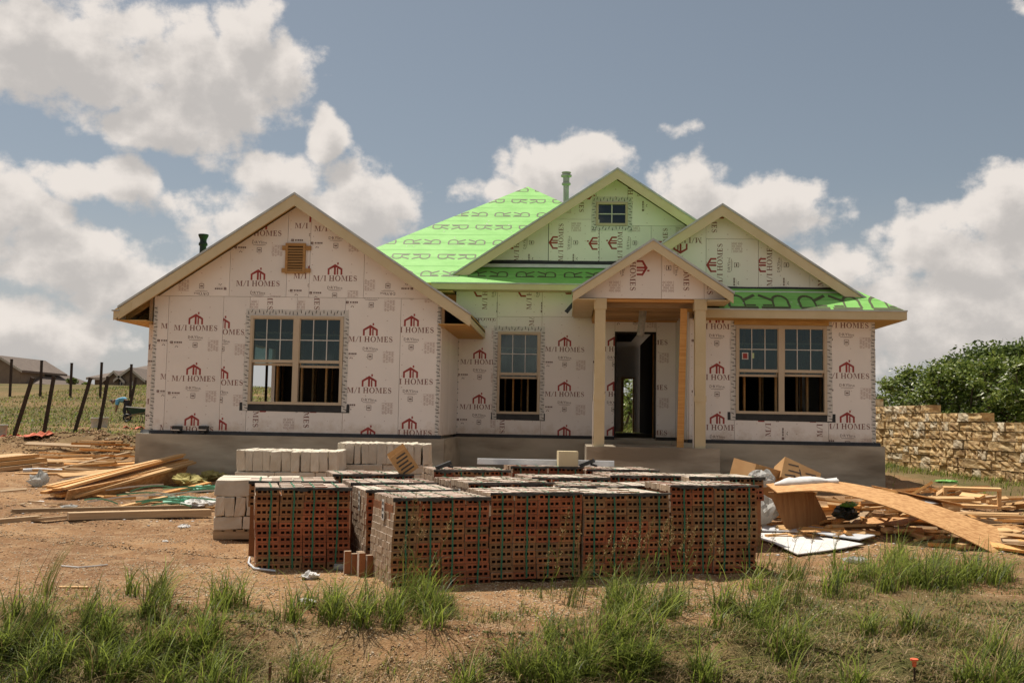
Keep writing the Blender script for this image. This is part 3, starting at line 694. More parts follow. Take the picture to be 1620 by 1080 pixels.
# windows
def window(w, Y, twin, parent_name='window', fixed=False, cols=3, rows=2):
    x0, x1, z0, z1 = w; fw, t = .055, .06
    f = MB(); yo = Y-.03
    f.box(x0, x1, yo, yo+.1, z1-fw, z1); f.box(x0, x1, yo, yo+.1, z0, z0+fw); f.box(x0, x0+fw, yo, yo+.1, z0+fw, z1-fw); f.box(x1-fw, x1, yo, yo+.1, z0+fw, z1-fw)
    lights = [(x0+fw, x1-fw)]
    if twin:
        xm = (x0+x1)/2; f.box(xm-.058, xm+.058, yo-.004, yo+.1, z0+fw, z1-fw); lights = [(x0+fw, xm-.058), (xm+.058, x1-fw)]
    win = hp(f, parent_name, m_vinyl)
    zm = z0+(z1-z0)*.485
    for (a, b) in lights:
        if fixed:
            p = MB(); p.box(a, b, yo+.05, yo+.056, z0+fw, z1-fw); hp(p, 'pane', m_glass, win)
            g = MB(); xm, zz = (a+b)/2, (z0+z1)/2; g.box(xm-.012, xm+.012, yo+.03, yo+.048, z0+fw, z1-fw); g.box(a, b, yo+.032, yo+.046, zz-.012, zz+.012); hp(g, 'muntin', m_tape, win); continue
        zt = z1-fw
        r = MB(); r.box(a, b, yo+.02, yo+.08, zm-.03, zm+.03); r.box(a, a+.018, yo+.02, yo+.08, zm+.03, zt); r.box(b-.018, b, yo+.02, yo+.08, zm+.03, zt); r.box(a+.018, b-.018, yo+.022, yo+.08, zt-.018, zt)
        hp(r, 'sash', m_vinyl, win)
        p = MB(); p.box(a+.018, b-.018, yo+.05, yo+.056, zm+.03, zt-.018); hp(p, 'pane', m_glass, win)
        g = MB()
        for k in range(1, cols): xx = a+(b-a)*k/cols; g.box(xx-.009, xx+.009, yo+.036, yo+.047, zm+.03, zt-.018)
        zz = zm+(zt-zm)*.5; g.box(a+.018, b-.018, yo+.038, yo+.0455, zz-.009, zz+.009); hp(g, 'muntin', m_tape, win)
        # lower sash pushed up behind the upper one
        k = rng.uniform(.06, .12); s = MB(); zb = zm-k*.9; zt2 = zb+(zt-zm)*.72
        s.box(a+.01, b-.01, yo+.09, yo+.12, zb-.045+.02, zb+.02); s.box(a+.01, b-.01, yo+.09, yo+.12, zt2, zt2+.035); s.box(a+.01, a+.03, yo+.092, yo+.118, zb+.02, zt2); s.box(b-.03, b-.01, yo+.092, yo+.118, zb+.02, zt2)
        hp(s, 'raised_sash', m_tape if rng.random() < .0 else m_vinyl, win)
        p = MB(); p.box(a+.03, b-.03, yo+.102, yo+.108, zb+.02, zt2); hp(p, 'pane', m_glass, win)
    return win
window(WL, YL, True); window(WMd, YM, False); wr_ = window(WR, YR, True); window(CW, YCG, False, fixed=True)
st = MB(); sx, sz = at(1179, 563, YR); st.box(sx-.065, sx+.065, YR+.012, YR+.016, sz-.07, sz+.075); hp(st, 'sticker', m_tape, wr_)
st = MB(); st.box(sx-.045, sx+.045, YR+.009, YR+.0115, sz-.05, sz+.055); hp(st, 'sticker_print', m_pred, wr_)
st = MB(); sx, sz = at(1191, 562, YR); st.box(sx-.03, sx+.03, YR+.012, YR+.016, sz-.06, sz+.05); hp(st, 'sticker', mat('sticker_green', (.45, .55, .3), rough=.6), wr_)

# roofs --------------------------------------------------------------
def half_glyph():          # outlined R lying on its side: stem, bowl at the far end, leg
    w = .085; out = strokes([(0, 0), (1, 0)], [w, w])
    pts = [(1, .02)] + [(.72+.28*math.cos(t), .24+.24*math.sin(t)) for t in [math.radians(a) for a in (-20, 10, 40, 70, 100, 130, 150)]] + [(.46, .28)]
    out += strokes(pts, [w]*len(pts)); out += strokes([(.50, .27), (0.02, .50)], [w*1.2, w*1.2]); out += strokes([(.46, .28), (.44, .0)], [w*.8, w*.8])
    out += strokes([(.07, .09), (.40, .09)], [w*.7, w*.7]); return out
HG = half_glyph()
def roof_plane(pts, name='roof_slope', rows=None, seed=0, thick=.07):
    """pts: 3D polygon (counter-clockwise from above); printed rows run along the eave (first edge)"""
    P = [Vector(p) for p in pts]; mb = MB()
    mb.prism([p for p in P], (0, 0, -thick), 0, 1, 1)
    # top polygon normal must face up
    me = mb.mesh(name, [m_green, m_soffit]); o = link(name, me, house); o.matrix_parent_inverse = Matrix.Translation(house.location).inverted()
    if rows is None: return o
    ex = (P[1]-P[0]).normalized(); nrm = (P[1]-P[0]).cross(P[2]-P[0]).normalized()
    if nrm.z < 0: nrm = -nrm
    ey = nrm.cross(ex).normalized()
    if ey.z < 0: ey = -ey
    loc = [((p-P[0]).dot(ex), (p-P[0]).dot(ey)) for p in P]
    ar = sum(loc[i][0]*loc[(i+1) % len(loc)][1]-loc[(i+1) % len(loc)][0]*loc[i][1] for i in range(len(loc)))
    if ar < 0: loc = loc[::-1]
    pr = MB(); lap = MB(); caps = MB(); w0 = min(l[0] for l in loc); w1 = max(l[0] for l in loc); h1 = max(l[1] for l in loc)
    v, r, (v0, dv, gh, gw) = rows[0], 0, rows
    while v < h1:
        u = w0 - rng.uniform(.0, 1.6)
        flip = r % 2
        while u < w1:
            for sgn in (-1, 1):
                for i, q in enumerate(HG):
                    pp = []
                    for (a, b) in q:
                        bb_ = (.55-b) if flip else b
                        pp.append((u+gw+sgn*(.03+(a)*gw*.97 if True else 0), v+bb_*gh/.55))
                    if sgn < 0: pp = pp[::-1]
                    q2 = clip_poly(pp, loc)
                    if q2: pr.poly([P[0]+ex*a+ey*b+nrm*(.003+.0006*(i % 4)) for a, b in q2])
            u += gw*2+.24
        v += dv; r += 1
    for k in range(int(h1/.46)+1):
        for j in range(3): 
            vv = .46*k+.12*j+rng.uniform(-.03, .03); q2 = clip_poly([(w0, vv), (w1, vv+rng.uniform(-.01, .01)), (w1, vv+.016), (w0, vv+.010)] if j == 0 else [(w0+rng.uniform(0, w1-w0), vv), (w0+rng.uniform(0, w1-w0)+.01, vv), (w0+rng.uniform(0, w1-w0)+.02, vv+.007)], loc)
            if q2 and j == 0: lap.poly([P[0]+ex*a+ey*b+nrm*.0015 for a, b in q2])
    for k in range(int((w1-w0)*h1*1.5)):
        a, b = rng.uniform(w0, w1), rng.uniform(0, h1); t_ = rng.uniform(.012, .022); q2 = clip_poly(R_(a-t_, b-t_*.6, a+t_, b+t_*.6), loc)
        if q2: caps.poly([P[0]+ex*a+ey*b+nrm*.0055 for a, b in q2])
    if caps.v: tag(hp(caps, 'nail_caps', m_tape, o), kind='stuff')
    if lap.v: tag(hp(lap, 'lap_seams', mat('lap_seam', (.09, .27, .05), rough=.7), o), kind='stuff')
    if pr.v: tag(hp(pr, 'underlayment_print', m_rprint, o), kind='stuff')
    return o
# main hip roof
EZ, EY = 4.72, 23.0
AX, AY = -1.18, 28.2; AZ = EZ+SLOPE*(AY-EY); T = AY-EY
RYB = 33.0
roof_plane([(AX-T, EY, EZ), (AX+T, EY, EZ), (AX, AY, AZ)], rows=(.35, .92, .30, .44))
roof_plane([(AX-T, RYB+T, EZ), (AX-T, EY, EZ), (AX, AY, AZ), (AX, RYB, AZ)])
roof_plane([(AX+T, EY, EZ), (AX+T, RYB+T, EZ), (AX, RYB, AZ), (AX, AY, AZ)])
roof_plane([(AX+T, RYB+T, EZ), (AX-T, RYB+T, EZ), (AX, RYB, AZ)])
def rake(cx, pz, xl, xr, y, h=.19, soffit_to=None, t=.045, ends=None):
    """rake boards, drip edge and soffit of a gable that faces the street"""
    for (xe) in (xl, xr):
        ze = pz-SLOPE*abs(xe-cx); s = 1 if xe > cx else -1
        b = MB(); z0 = -.035
        b.prism([(cx, y, pz+z0), (cx, y, pz+z0-h*1.18), (xe, y, ze+z0-h*1.18), (xe, y, ze+z0)][::(1 if s > 0 else -1)], (0, t, 0)); hp(b, 'rake_board', m_trim)
        d = MB(); d.prism([(cx, y-.016, pz+.012), (cx, y-.016, pz-.036), (xe+.02*s, y-.016, ze-.036-.012*0), (xe+.02*s, y-.016, ze+.012)][::(1 if s > 0 else -1)], (0, .05, 0)); hp(d, 'drip_edge', m_drip)
        if soffit_to:
            q = MB(); q.prism([(cx, y+t, pz-.11), (cx, y+t, pz-.13), (xe, y+t, ze-.13), (xe, y+t, ze-.11)][::(1 if s > 0 else -1)], (0, soffit_to-y-t-.003, 0)); hp(q, 'rake_soffit', m_soffit)
# left wing roof
LC, LZ, LH, LY = -5.54, 6.09, 3.62, 19.85
le = LZ-SLOPE*LH
roof_plane([(LC-LH, 30, le), (LC-LH, LY+.02, le), (LC, LY+.02, LZ), (LC, 30, LZ)])
roof_plane([(LC+LH, LY+.02, le), (LC+LH, 24.2, le), (LC, 27, LZ), (LC, LY+.02, LZ)], rows=(.25, .92, .30, .44))
rake(LC, LZ, LC-LH+.10, LC+LH-.02, LY, soffit_to=YL)
for s in (-1, 1):           # side eaves: fascia, soffit, rafter tails
    xe = LC+s*LH; b = MB(); y1 = 26 if s < 0 else 23.4
    b.box(*sorted((xe, xe-s*.04)), LY+.05, y1, le-.20, le-.035); hp(b, 'fascia_board', m_trim)
    b = MB(); xi = -8.50 if s < 0 else -2.57
    b.box(*sorted((xe-s*.045, xi)), LY+.06, y1, le-.215, le-.195); hp(b, 'soffit_board', m_soffit)
    for k in range(6 if s < 0 else 5):
        yy = LY+.5+k*.6; b = MB(); b.board((xi, yy, le+.30), (xe-s*.05, yy, le-.12), .04, .12); hp(b, 'rafter_tail', m_soffit)
    b = MB(); b.prism([(xe, LY-.004, le-.21), (xe, LY-.004, le-.03), (xe-s*.36, LY-.004, le+.15), (xe-s*.36, LY-.004, le+.02)][::-s], (0, .03, 0)); hp(b, 'eave_return', m_trim)
b = MB(); b.box(LC-LH-.03, LC-LH+.12, LY-.03, LY+.1, le-.028, le-.004); hp(b, 'drip_edge', m_drip)
# corner board with bare studs at the back of the rake
for xi in (-8.56, -2.52):
    b = MB(); b.box(xi-.03, xi+.03, YL-.02, YL+.05, 3.42, 4.02); hp(b, 'corner_stud', m_pine2)
# centre gable
CY = 23.35
roof_plane([(CG[0]-4.0, 31, CG[1]-SLOPE*4.0), (CG[0]-4.0, CY+.02, CG[1]-SLOPE*4.0), (CG[0], CY+.02, CG[1]), (CG[0], 31, CG[1])])
roof_plane([(CG[0]+4.0, CY+.02, CG[1]-SLOPE*4.0), (CG[0]+4.0, 31, CG[1]-SLOPE*4.0), (CG[0], 31, CG[1]), (CG[0], CY+.02, CG[1])])
rake(CG[0], CG[1], CG[0]-4.0, CG[0]+3.9, CY, soffit_to=YCG)
# centre eave
b = MB(); b.box(-3.15, .30, EY-.03, EY+.015, 4.57, 4.70); hp(b, 'fascia_board', m_trim)
b = MB(); b.box(-3.15, .30, EY-.045, EY+.02, 4.698, 4.728); hp(b, 'drip_edge', m_drip)
b = MB(); b.box(-3.15, .30, EY+.018, YM-.003, 4.575, 4.60); hp(b, 'soffit_board', m_trim)
b = MB(); b.box(-3.05, -2.66, EY+.1, YM+.2, 4.52, 4.56); hp(b, 'eave_block', m_pine)
# right wing: skirt roof, gable roof
RE, REY = 3.93, 20.70
RYG = 21.2
hipx = 6.81
zs = RE+SLOPE*(YRG-REY)
roof_plane([(2.3, REY, RE), (hipx, REY, RE), (hipx-.86, YRG+.06, RE+SLOPE*.86), (2.3, YRG+.06, RE+SLOPE*.86)], rows=(.08, 2.0, .62, .60))
rs = RG[1]; fz = lambda x: rs-SLOPE*abs(x-RG[0])
roof_plane([(hipx, REY, fz(hipx)), (hipx, 31, fz(hipx)), (RG[0], 31, rs), (RG[0], RYG+.02, rs), (6.30, RYG+.02, fz(6.30))])
roof_plane([(.62, 31, fz(.62)), (.62, RYG+.02, fz(.62)), (RG[0], RYG+.02, rs), (RG[0], 31, rs)])
rake(RG[0], RG[1], .70, 6.36, RYG, soffit_to=YRG)
b = MB(); b.box(2.6, hipx+.01, REY-.04, REY+.005, RE-.185, RE-.02); hp(b, 'fascia_board', m_trim)
b = MB(); b.box(2.6, hipx+.02, REY-.055, REY+.01, RE-.024, RE+.008); hp(b, 'drip_edge', m_drip)
b = MB(); b.box(hipx-.035, hipx+.012, REY+.006, 31, RE-.186, RE-.06); hp(b, 'fascia_board', m_trim)
b = MB(); b.box(2.6, hipx-.036, REY+.006, YR-.004, RE-.19, RE-.17); b.box(6.34, hipx-.036, YR-.003, 31, RE-.189, RE-.169); hp(b, 'soffit_board', m_soffit)
b = MB(); b.box(WR[0]-.04, WR[1]+.04, YR-.035, YR-.004, WR[3]+.005, RE-.192); hp(b, 'head_trim', m_soffit)
m_flash = mat('bright_flashing', (.72, .72, .70), (.6, .6, .58), .4, scale=5)
# flashing where the gables meet the skirt roofs
for (x0, x1, Y, z) in ((-2.15, 3.0, YCG, 5.30), (.9, 5.95, YRG, 4.405)):
    b = MB(); n = 14
    b.grid([[(x0+(x1-x0)*i/n, Y-.10-.02*rng.random(), z-.035) for i in range(n+1)], [(x0+(x1-x0)*i/n, Y-.02, z+.02) for i in range(n+1)], [(x0+(x1-x0)*i/n, Y-.012, z+.085+.012*rng.random()) for i in range(n+1)]]); hp(b, 'black_flashing', m_black)
    b = MB(); b.grid([[(x0+.02, Y-.20, z-.105), (x1-.02, Y-.20, z-.105)], [(x0+.02, Y-.125, z-.015), (x1-.02, Y-.125, z-.015)]]); hp(b, 'metal_flashing', m_flash)
# porch roof, beam and columns
PYF = 19.75; ph = 1.56
pe = PG[1]-SLOPE*ph
roof_plane([(PG[0]-ph, 23.4, pe), (PG[0]-ph, PYF+.02, pe), (PG[0], PYF+.02, PG[1]), (PG[0], 23.4, PG[1])])
roof_plane([(PG[0]+ph, PYF+.02, pe), (PG[0]+ph, 23.4, pe), (PG[0], 23.4, PG[1]), (PG[0], PYF+.02, PG[1])])
rake(PG[0], PG[1], PG[0]-ph, PG[0]+ph, PYF, h=.15, soffit_to=YP)
for s in (-1, 1):
    xe = PG[0]+s*ph; b = MB(); b.box(*sorted((xe, xe-s*.035)), PYF+.05, 23.3, pe-.14, pe-.03); hp(b, 'fascia_board', m_trim)
    xi = .54 if s < 0 else 2.73
    b = MB(); b.box(*sorted((xe-s*.036, xi)), PYF+.05, 23.4, pe-.165, pe-.145); hp(b, 'soffit_board', m_trim)
    b = MB(); b.prism([(xe, PYF-.004, pe-.16), (xe, PYF-.004, pe-.03), (xi, PYF-.004, pe-.03), (xi, PYF-.004, pe-.16)][::-s], (0, .03, 0)) if False else None
for cx in (.645, 2.625):
    c = MB(); w = .105
    c.box(cx-w, cx+w, YP, YP+2*w, 1.11, 3.83); c.box(cx-w-.02, cx+w+.02, YP-.02, YP+2*w+.02, 3.83, ZB-.003); c.box(cx-w-.012, cx+w+.012, YP-.012, YP+2*w+.012, 2.02, 2.14)
    hp(c, 'porch_column', m_trim)
    d = MB(); d.box(cx-.13, cx-.115, YP+.06, YP+.16, 1.11, 2.25 if cx > 1 else 2.0); hp(d, 'loose_strip', m_board)
for (y, n) in ((YP+.06, 'porch_beam'), (YM-.2, 'porch_beam')):
    b = MB(); b.box(.55, 2.72, y, y+.11, 3.90 if y > 21 else 3.99, ZB-.004); hp(b, n, m_pineo)
for x in (.56, 2.62):
    b = MB(); b.box(x, x+.09, YP+.18, YM-.05, 3.86, ZB-.005); hp(b, 'porch_beam', m_pineo)
for k in range(6):
    b = MB(); y = YP+.4+k*.5; b.box(.66, 2.6, y, y+.04, ZB-.14, ZB-.006); hp(b, 'ceiling_joist', m_pine2)
b = MB(); b.box(.56, 2.71, YP+.2, YM, ZB-.002, ZB+.01); hp(b, 'porch_ceiling', m_osb)
# door opening lining, back opening frame, interior framing
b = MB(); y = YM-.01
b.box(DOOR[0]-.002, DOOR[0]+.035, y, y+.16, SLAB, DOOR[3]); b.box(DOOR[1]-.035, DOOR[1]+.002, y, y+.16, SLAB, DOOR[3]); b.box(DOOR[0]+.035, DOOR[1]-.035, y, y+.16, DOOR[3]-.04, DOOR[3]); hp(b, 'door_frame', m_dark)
b = MB(); b.box(BX0-.04, BX0+.05, 35.80, 36.02, SLAB, BZ1); b.box(BX1-.004, BX1+.04, 35.86, 36.02, SLAB, BZ1); b.box(BX0+.05, BX1-.004, 35.86, 36.02, BZ1-.05, BZ1); hp(b, 'door_frame', m_pine)
def studs(x0, x1, y, zt, gap=.41, skip=()):
    x = x0; k = 0
    while x < x1:
        if k not in skip:
            b = MB(); b.box(x, x+.04, y, y+.09, SLAB, zt); hp(b, 'stud', m_pine if k % 3 else m_pineo)
        x += gap; k += 1
studs(-8.2, -2.9, 24.4, 3.7); studs(-6.2, -2.9, 21.9, 3.7, .62, (0,)); studs(2.8, 6.2, 24.2, 3.7, .45); studs(3.4, 5.6, 22.4, 3.7, .8); studs(-2.4, .7, 25.6, 4.4); studs(2.1, 2.7, 25.0, 4.2)
studs(-6.1, -4.7, 20.95, 3.7, .52); studs(3.75, 5.2, 21.75, 3.7, .66); studs(-1.3, -.7, 24.1, 4.4, .35)
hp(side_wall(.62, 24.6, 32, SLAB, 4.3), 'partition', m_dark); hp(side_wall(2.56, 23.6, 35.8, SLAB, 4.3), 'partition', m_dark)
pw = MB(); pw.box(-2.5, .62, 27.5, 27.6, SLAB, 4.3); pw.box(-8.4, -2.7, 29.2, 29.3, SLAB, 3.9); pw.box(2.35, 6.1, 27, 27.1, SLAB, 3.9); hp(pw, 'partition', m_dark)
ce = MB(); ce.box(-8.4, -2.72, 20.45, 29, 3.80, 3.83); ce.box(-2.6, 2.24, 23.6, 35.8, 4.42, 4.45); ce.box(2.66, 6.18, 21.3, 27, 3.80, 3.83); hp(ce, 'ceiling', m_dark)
# gable vent of wood with louvres
vx0, vz1 = at(453, 385, YL); vx1, vz0 = at(483, 433, YL)
v = MB(); v.box(vx0, vx0+.05, YL-.055, YL-.004, vz0, vz1); v.box(vx1-.05, vx1, YL-.055, YL-.004, vz0, vz1); v.box(vx0+.05, vx1-.05, YL-.054, YL-.004, vz1-.06, vz1); v.box(vx0+.05, vx1-.05, YL-.054, YL-.004, vz0, vz0+.05)
vent = hp(v, 'gable_vent', m_louvre)
for k in range(9):
    z = vz0+.06+k*(vz1-vz0-.13)/9; s = MB(); s.hexa([(vx0+.05, YL-.05, z), (vx1-.05, YL-.05, z), (vx1-.05, YL-.02, z+.03), (vx0+.05, YL-.02, z+.03), (vx0+.05, YL-.05, z+.016), (vx1-.05, YL-.05, z+.016), (vx1-.05, YL-.02, z+.046), (vx0+.05, YL-.02, z+.046)]); hp(s, 'louvre', m_louvre, vent)
s = MB(); s.box(vx0+.05, vx1-.05, YL-.012, YL-.004, vz0+.05, vz1-.06); hp(s, 'vent_backing', m_dark, vent)
for z in (vz0+.02, vz1-.14):
    s = MB(); s.box(vx0-.06, vx1+.09, YL-.045, YL-.003, z, z+.085); s.v = [(x, y+.006, z_) for x, y, z_ in s.v]
    for (a, b_) in ((vx0-.07, vx0-.002), (vx1+.002, vx1+.11)):
        q = MB(); q.box(a, b_, YL-.045, YL-.003, z, z+.085); hp(q, 'nailing_block', m_louvre, vent)
# two small black boxes at the base of the left wall
for px in (282, 324):
    x, z = at(px, 678, YL); q = MB(); q.box(x-.09, x+.09, YL-.10, YL-.004, z-.045, z+.06); q.box(x-.11, x+.07, YL-.12, YL-.101, z-.03, z-.012, 1); q.box(x-.05, x+.02, YL-.09, YL-.005, z-.10, z-.0455); hp(q, 'outlet_box', [m_black, m_board])
# vent pipes
def lathe(prof, cx, cy, n=14):
    mb = MB(); mb.grid([[(cx+r*math.cos(2*math.pi*k/n), cy+r*math.sin(2*math.pi*k/n), z) for k in range(n)] for r, z in prof], 0, True)
    r, z = prof[-1]; mb.poly([(cx+r*math.cos(2*math.pi*k/n), cy+r*math.sin(2*math.pi*k/n), z) for k in range(n)]); return mb
vy = 22.6; x, zt = at(322, 371, vy)
hp(lathe([(.075, zt-.75), (.075, zt-.27), (.10, zt-.25), (.10, zt-.21), (.075, zt-.17), (.075, zt-.12), (.115, zt-.03), (.115, zt)], x, vy), 'vent_pipe', m_pvcg, smooth=False)
vy = 26.6; x, zt = at(896, 273, vy)
hp(lathe([(.075, zt-1.3), (.075, zt-.36), (.12, zt-.33), (.12, zt-.29), (.085, zt-.27), (.085, zt-.14), (.145, zt-.11), (.145, zt-.07), (.10, zt-.05), (.13, zt)], x, vy), 'flue_pipe', m_galv)
# flexible duct hanging under the porch
x, z = at(1013, 532, 21.4); x1, z1_ = at(1019, 480, 21.4); path = []; rad = []
for k in range(46):
    t = k/45; path.append((x1+(x-x1)*t, 21.4, z1_+.05+(z-z1_-.05)*t)); rad.append(.085 if k % 2 else .068)
q = MB(); q.tube(path, rad, 12); hp(q, 'flex_duct', m_duct)
# temporary prop board under the porch beam, leaning a little
q = MB(); a = at(1082, 474, YP+.35); b_ = at(1076, 705, YP+.35); q.board((b_[0], YP+.35, 1.112), (a[0], YP+.35, ZB-.15), .045, .135, 0); hp(q, 'prop_board', m_pineo)
# loose black flashing at the eave ends
for (pts, Y) in (([(733, 487), (757, 507), (759, 512), (752, 513), (742, 502)], 23.15), ([(893, 492), (905, 478), (908, 483), (898, 496)], 22.9)):
    q = MB(); q.prism([(at(a, b, Y)[0], Y, at(a, b, Y)[1]) for a, b in pts][::-1], (0, .012, 0)); hp(q, 'loose_flashing', m_black)
# ------------------------------------------------------------------ strapped packs of brick
BL, BW, BT = .2435, .0700, .0675
def brick_mesh(core, name, holed=True):
    mb = MB(); L, Wd, Tt = BL-.004, BW-.003, BT-.003; x0, x1, z0, z1 = -L/2, L/2, -Wd/2, Wd/2; y0, y1 = -Tt/2, Tt/2
    mb.poly([(x1, y1, z0), (x0, y1, z0), (x0, y1, z1), (x1, y1, z1)], 0)
    mb.poly([(x0, y0, z1), (x1, y0, z1), (x1, y1, z1), (x0, y1, z1)], 1); mb.poly([(x0, y0, z0), (x0, y1, z0), (x1, y1, z0), (x1, y0, z0)], 1)
    mb.poly([(x0, y0, z0), (x0, y0, z1), (x0, y1, z1), (x0, y1, z0)], 3); mb.poly([(x1, y0, z0), (x1, y1, z0), (x1, y1, z1), (x1, y0, z1)], 3)
    if not holed: mb.poly([(x0, y0, z0), (x1, y0, z0), (x1, y0, z1), (x0, y0, z1)], 0)
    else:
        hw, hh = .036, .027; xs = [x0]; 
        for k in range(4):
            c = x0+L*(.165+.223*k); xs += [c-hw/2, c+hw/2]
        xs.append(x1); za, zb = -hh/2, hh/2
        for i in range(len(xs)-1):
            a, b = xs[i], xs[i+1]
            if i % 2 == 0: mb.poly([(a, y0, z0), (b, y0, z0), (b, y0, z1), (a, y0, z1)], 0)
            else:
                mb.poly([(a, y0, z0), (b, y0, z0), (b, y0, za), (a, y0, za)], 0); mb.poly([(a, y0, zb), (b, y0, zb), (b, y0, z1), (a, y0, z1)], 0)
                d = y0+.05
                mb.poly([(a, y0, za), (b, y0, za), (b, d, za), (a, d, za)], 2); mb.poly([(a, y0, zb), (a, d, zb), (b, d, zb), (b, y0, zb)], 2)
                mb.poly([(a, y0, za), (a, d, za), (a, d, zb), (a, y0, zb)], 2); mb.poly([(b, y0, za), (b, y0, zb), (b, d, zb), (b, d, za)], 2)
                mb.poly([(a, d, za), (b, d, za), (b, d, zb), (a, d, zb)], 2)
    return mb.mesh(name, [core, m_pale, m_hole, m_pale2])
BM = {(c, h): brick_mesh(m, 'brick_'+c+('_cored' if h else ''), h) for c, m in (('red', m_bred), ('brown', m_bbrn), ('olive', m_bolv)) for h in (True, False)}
def brick_pack(x, y, rot, label, seed=0, full=False, left=False, front_rows=12, tone=(.4, .75), cols=4, deep=12, rows=12, bow=0, zoff=0, tilt=0, film=True):
    r = random.Random(seed); z = gz1(x, y)-.01+zoff
    t = empty('brick_pack', (x, y, z), rot); tag(t, label, 'brick pack', 'strapped packs of cored brick on the dirt')
    t.rotation_euler = (tilt, 0, rot)
    w, d, h = cols*BL, deep*BT, rows*BW
    cb = MB(); cb.box(.012, w-.012, (.062 if True else 0), d-.004, .0, h-.066); o = cb.build('brick_core', m_bbrn, t)
    colx = [r.uniform(-1, 1) for _ in range(cols)]; coly = [r.uniform(-1, .4) for _ in range(cols)]; topz = [[r.choice((0, 0, 0, .004, .008, .012)) for _ in range(4)] for _ in range(cols)]
    def put(i, j, k, holed):
        n = math.sin(i*1.3+seed)*.25+math.sin(k*.55+seed*2.1)*.45+r.uniform(-.35, .35)+.5
        c = 'red' if n < tone[0] else ('brown' if n < tone[1] else 'olive')
        b = bpy.data.objects.new('brick', BM[(c, holed)]); col.objects.link(b); b.parent = t
        bw = bow*math.sin(math.pi*k/rows)+ (.004*math.sin(i*2.1+k*.7))
        sx = colx[i]*(k/rows-.5)*.03+.008*math.sin(k*.5+seed); fy = (coly[i]*.016+r.uniform(-.004, .004)+bw) if j == 0 else 0
        b.location = ((i+.5)*BL+r.uniform(-.003, .003)+sx, (j+.5)*BT+fy, (k+.5)*BW+((topz[i][j % 4]) if k == rows-1 and j > 0 else 0))
        b.rotation_euler = (0, r.uniform(-.008, .008), r.uniform(-.02, .02))
    for k in range(rows-front_rows, rows):
        for i in range(cols): put(i, 0, k, True)
    for j in range(1, deep):
        for i in range(cols): put(i, j, rows-1, False)
        if left:
            for k in range(0, rows-1): put(0, j, k, False)
        elif front_rows < rows:
            for k in range(rows-2, rows-1): put(0, j, k, False)
    zb = h-front_rows*BW
    for i in range(cols):
        xx = (i+.5)*BL+r.uniform(-.03, .03); s = MB(); e = .0045
        wv = [r.uniform(-.006, .006) for _ in range(8)]; n = 7
        s.grid([[(xx-.009+wv[q], -e-.022+abs(q-3.5)*.002, zb+.01+(h+e-zb-.01)*q/n), (xx+.009+wv[q], -e-.022+abs(q-3.5)*.002, zb+.01+(h+e-zb-.01)*q/n)] for q in range(n+1)])
        s.grid([[(xx-.009+wv[7], -e-.014, h+e), (xx+.009+wv[7], -e-.014, h+e)], [(xx-.009, .03, h+.016), (xx+.009, .03, h+.016)], [(xx-.009, d*.5, h+.016), (xx+.009, d*.5, h+.016)], [(xx-.009, d, h+.012), (xx+.009, d, h+.012)]])
        s.build('strap', m_strap, t)
    if film:
        f = MB(); n = 26; a = []; b = []; c = []
        for q in range(n+1):
            xx = -.012+(w+.024)*q/n; wv_ = .5+.5*math.sin(q*.55+seed); a.append((xx, -.020-.010*r.random(), h-.006-.014*r.random()-.016*wv_)); b.append((xx, -.024-.006*r.random(), h+.006+.006*wv_)); c.append((xx, .006+.022*r.random(), h+.009+.004*wv_))
        f.grid([a, b, c]); f.build('plastic_film', m_film, t, smooth=True)
    return t
deg = math.radians
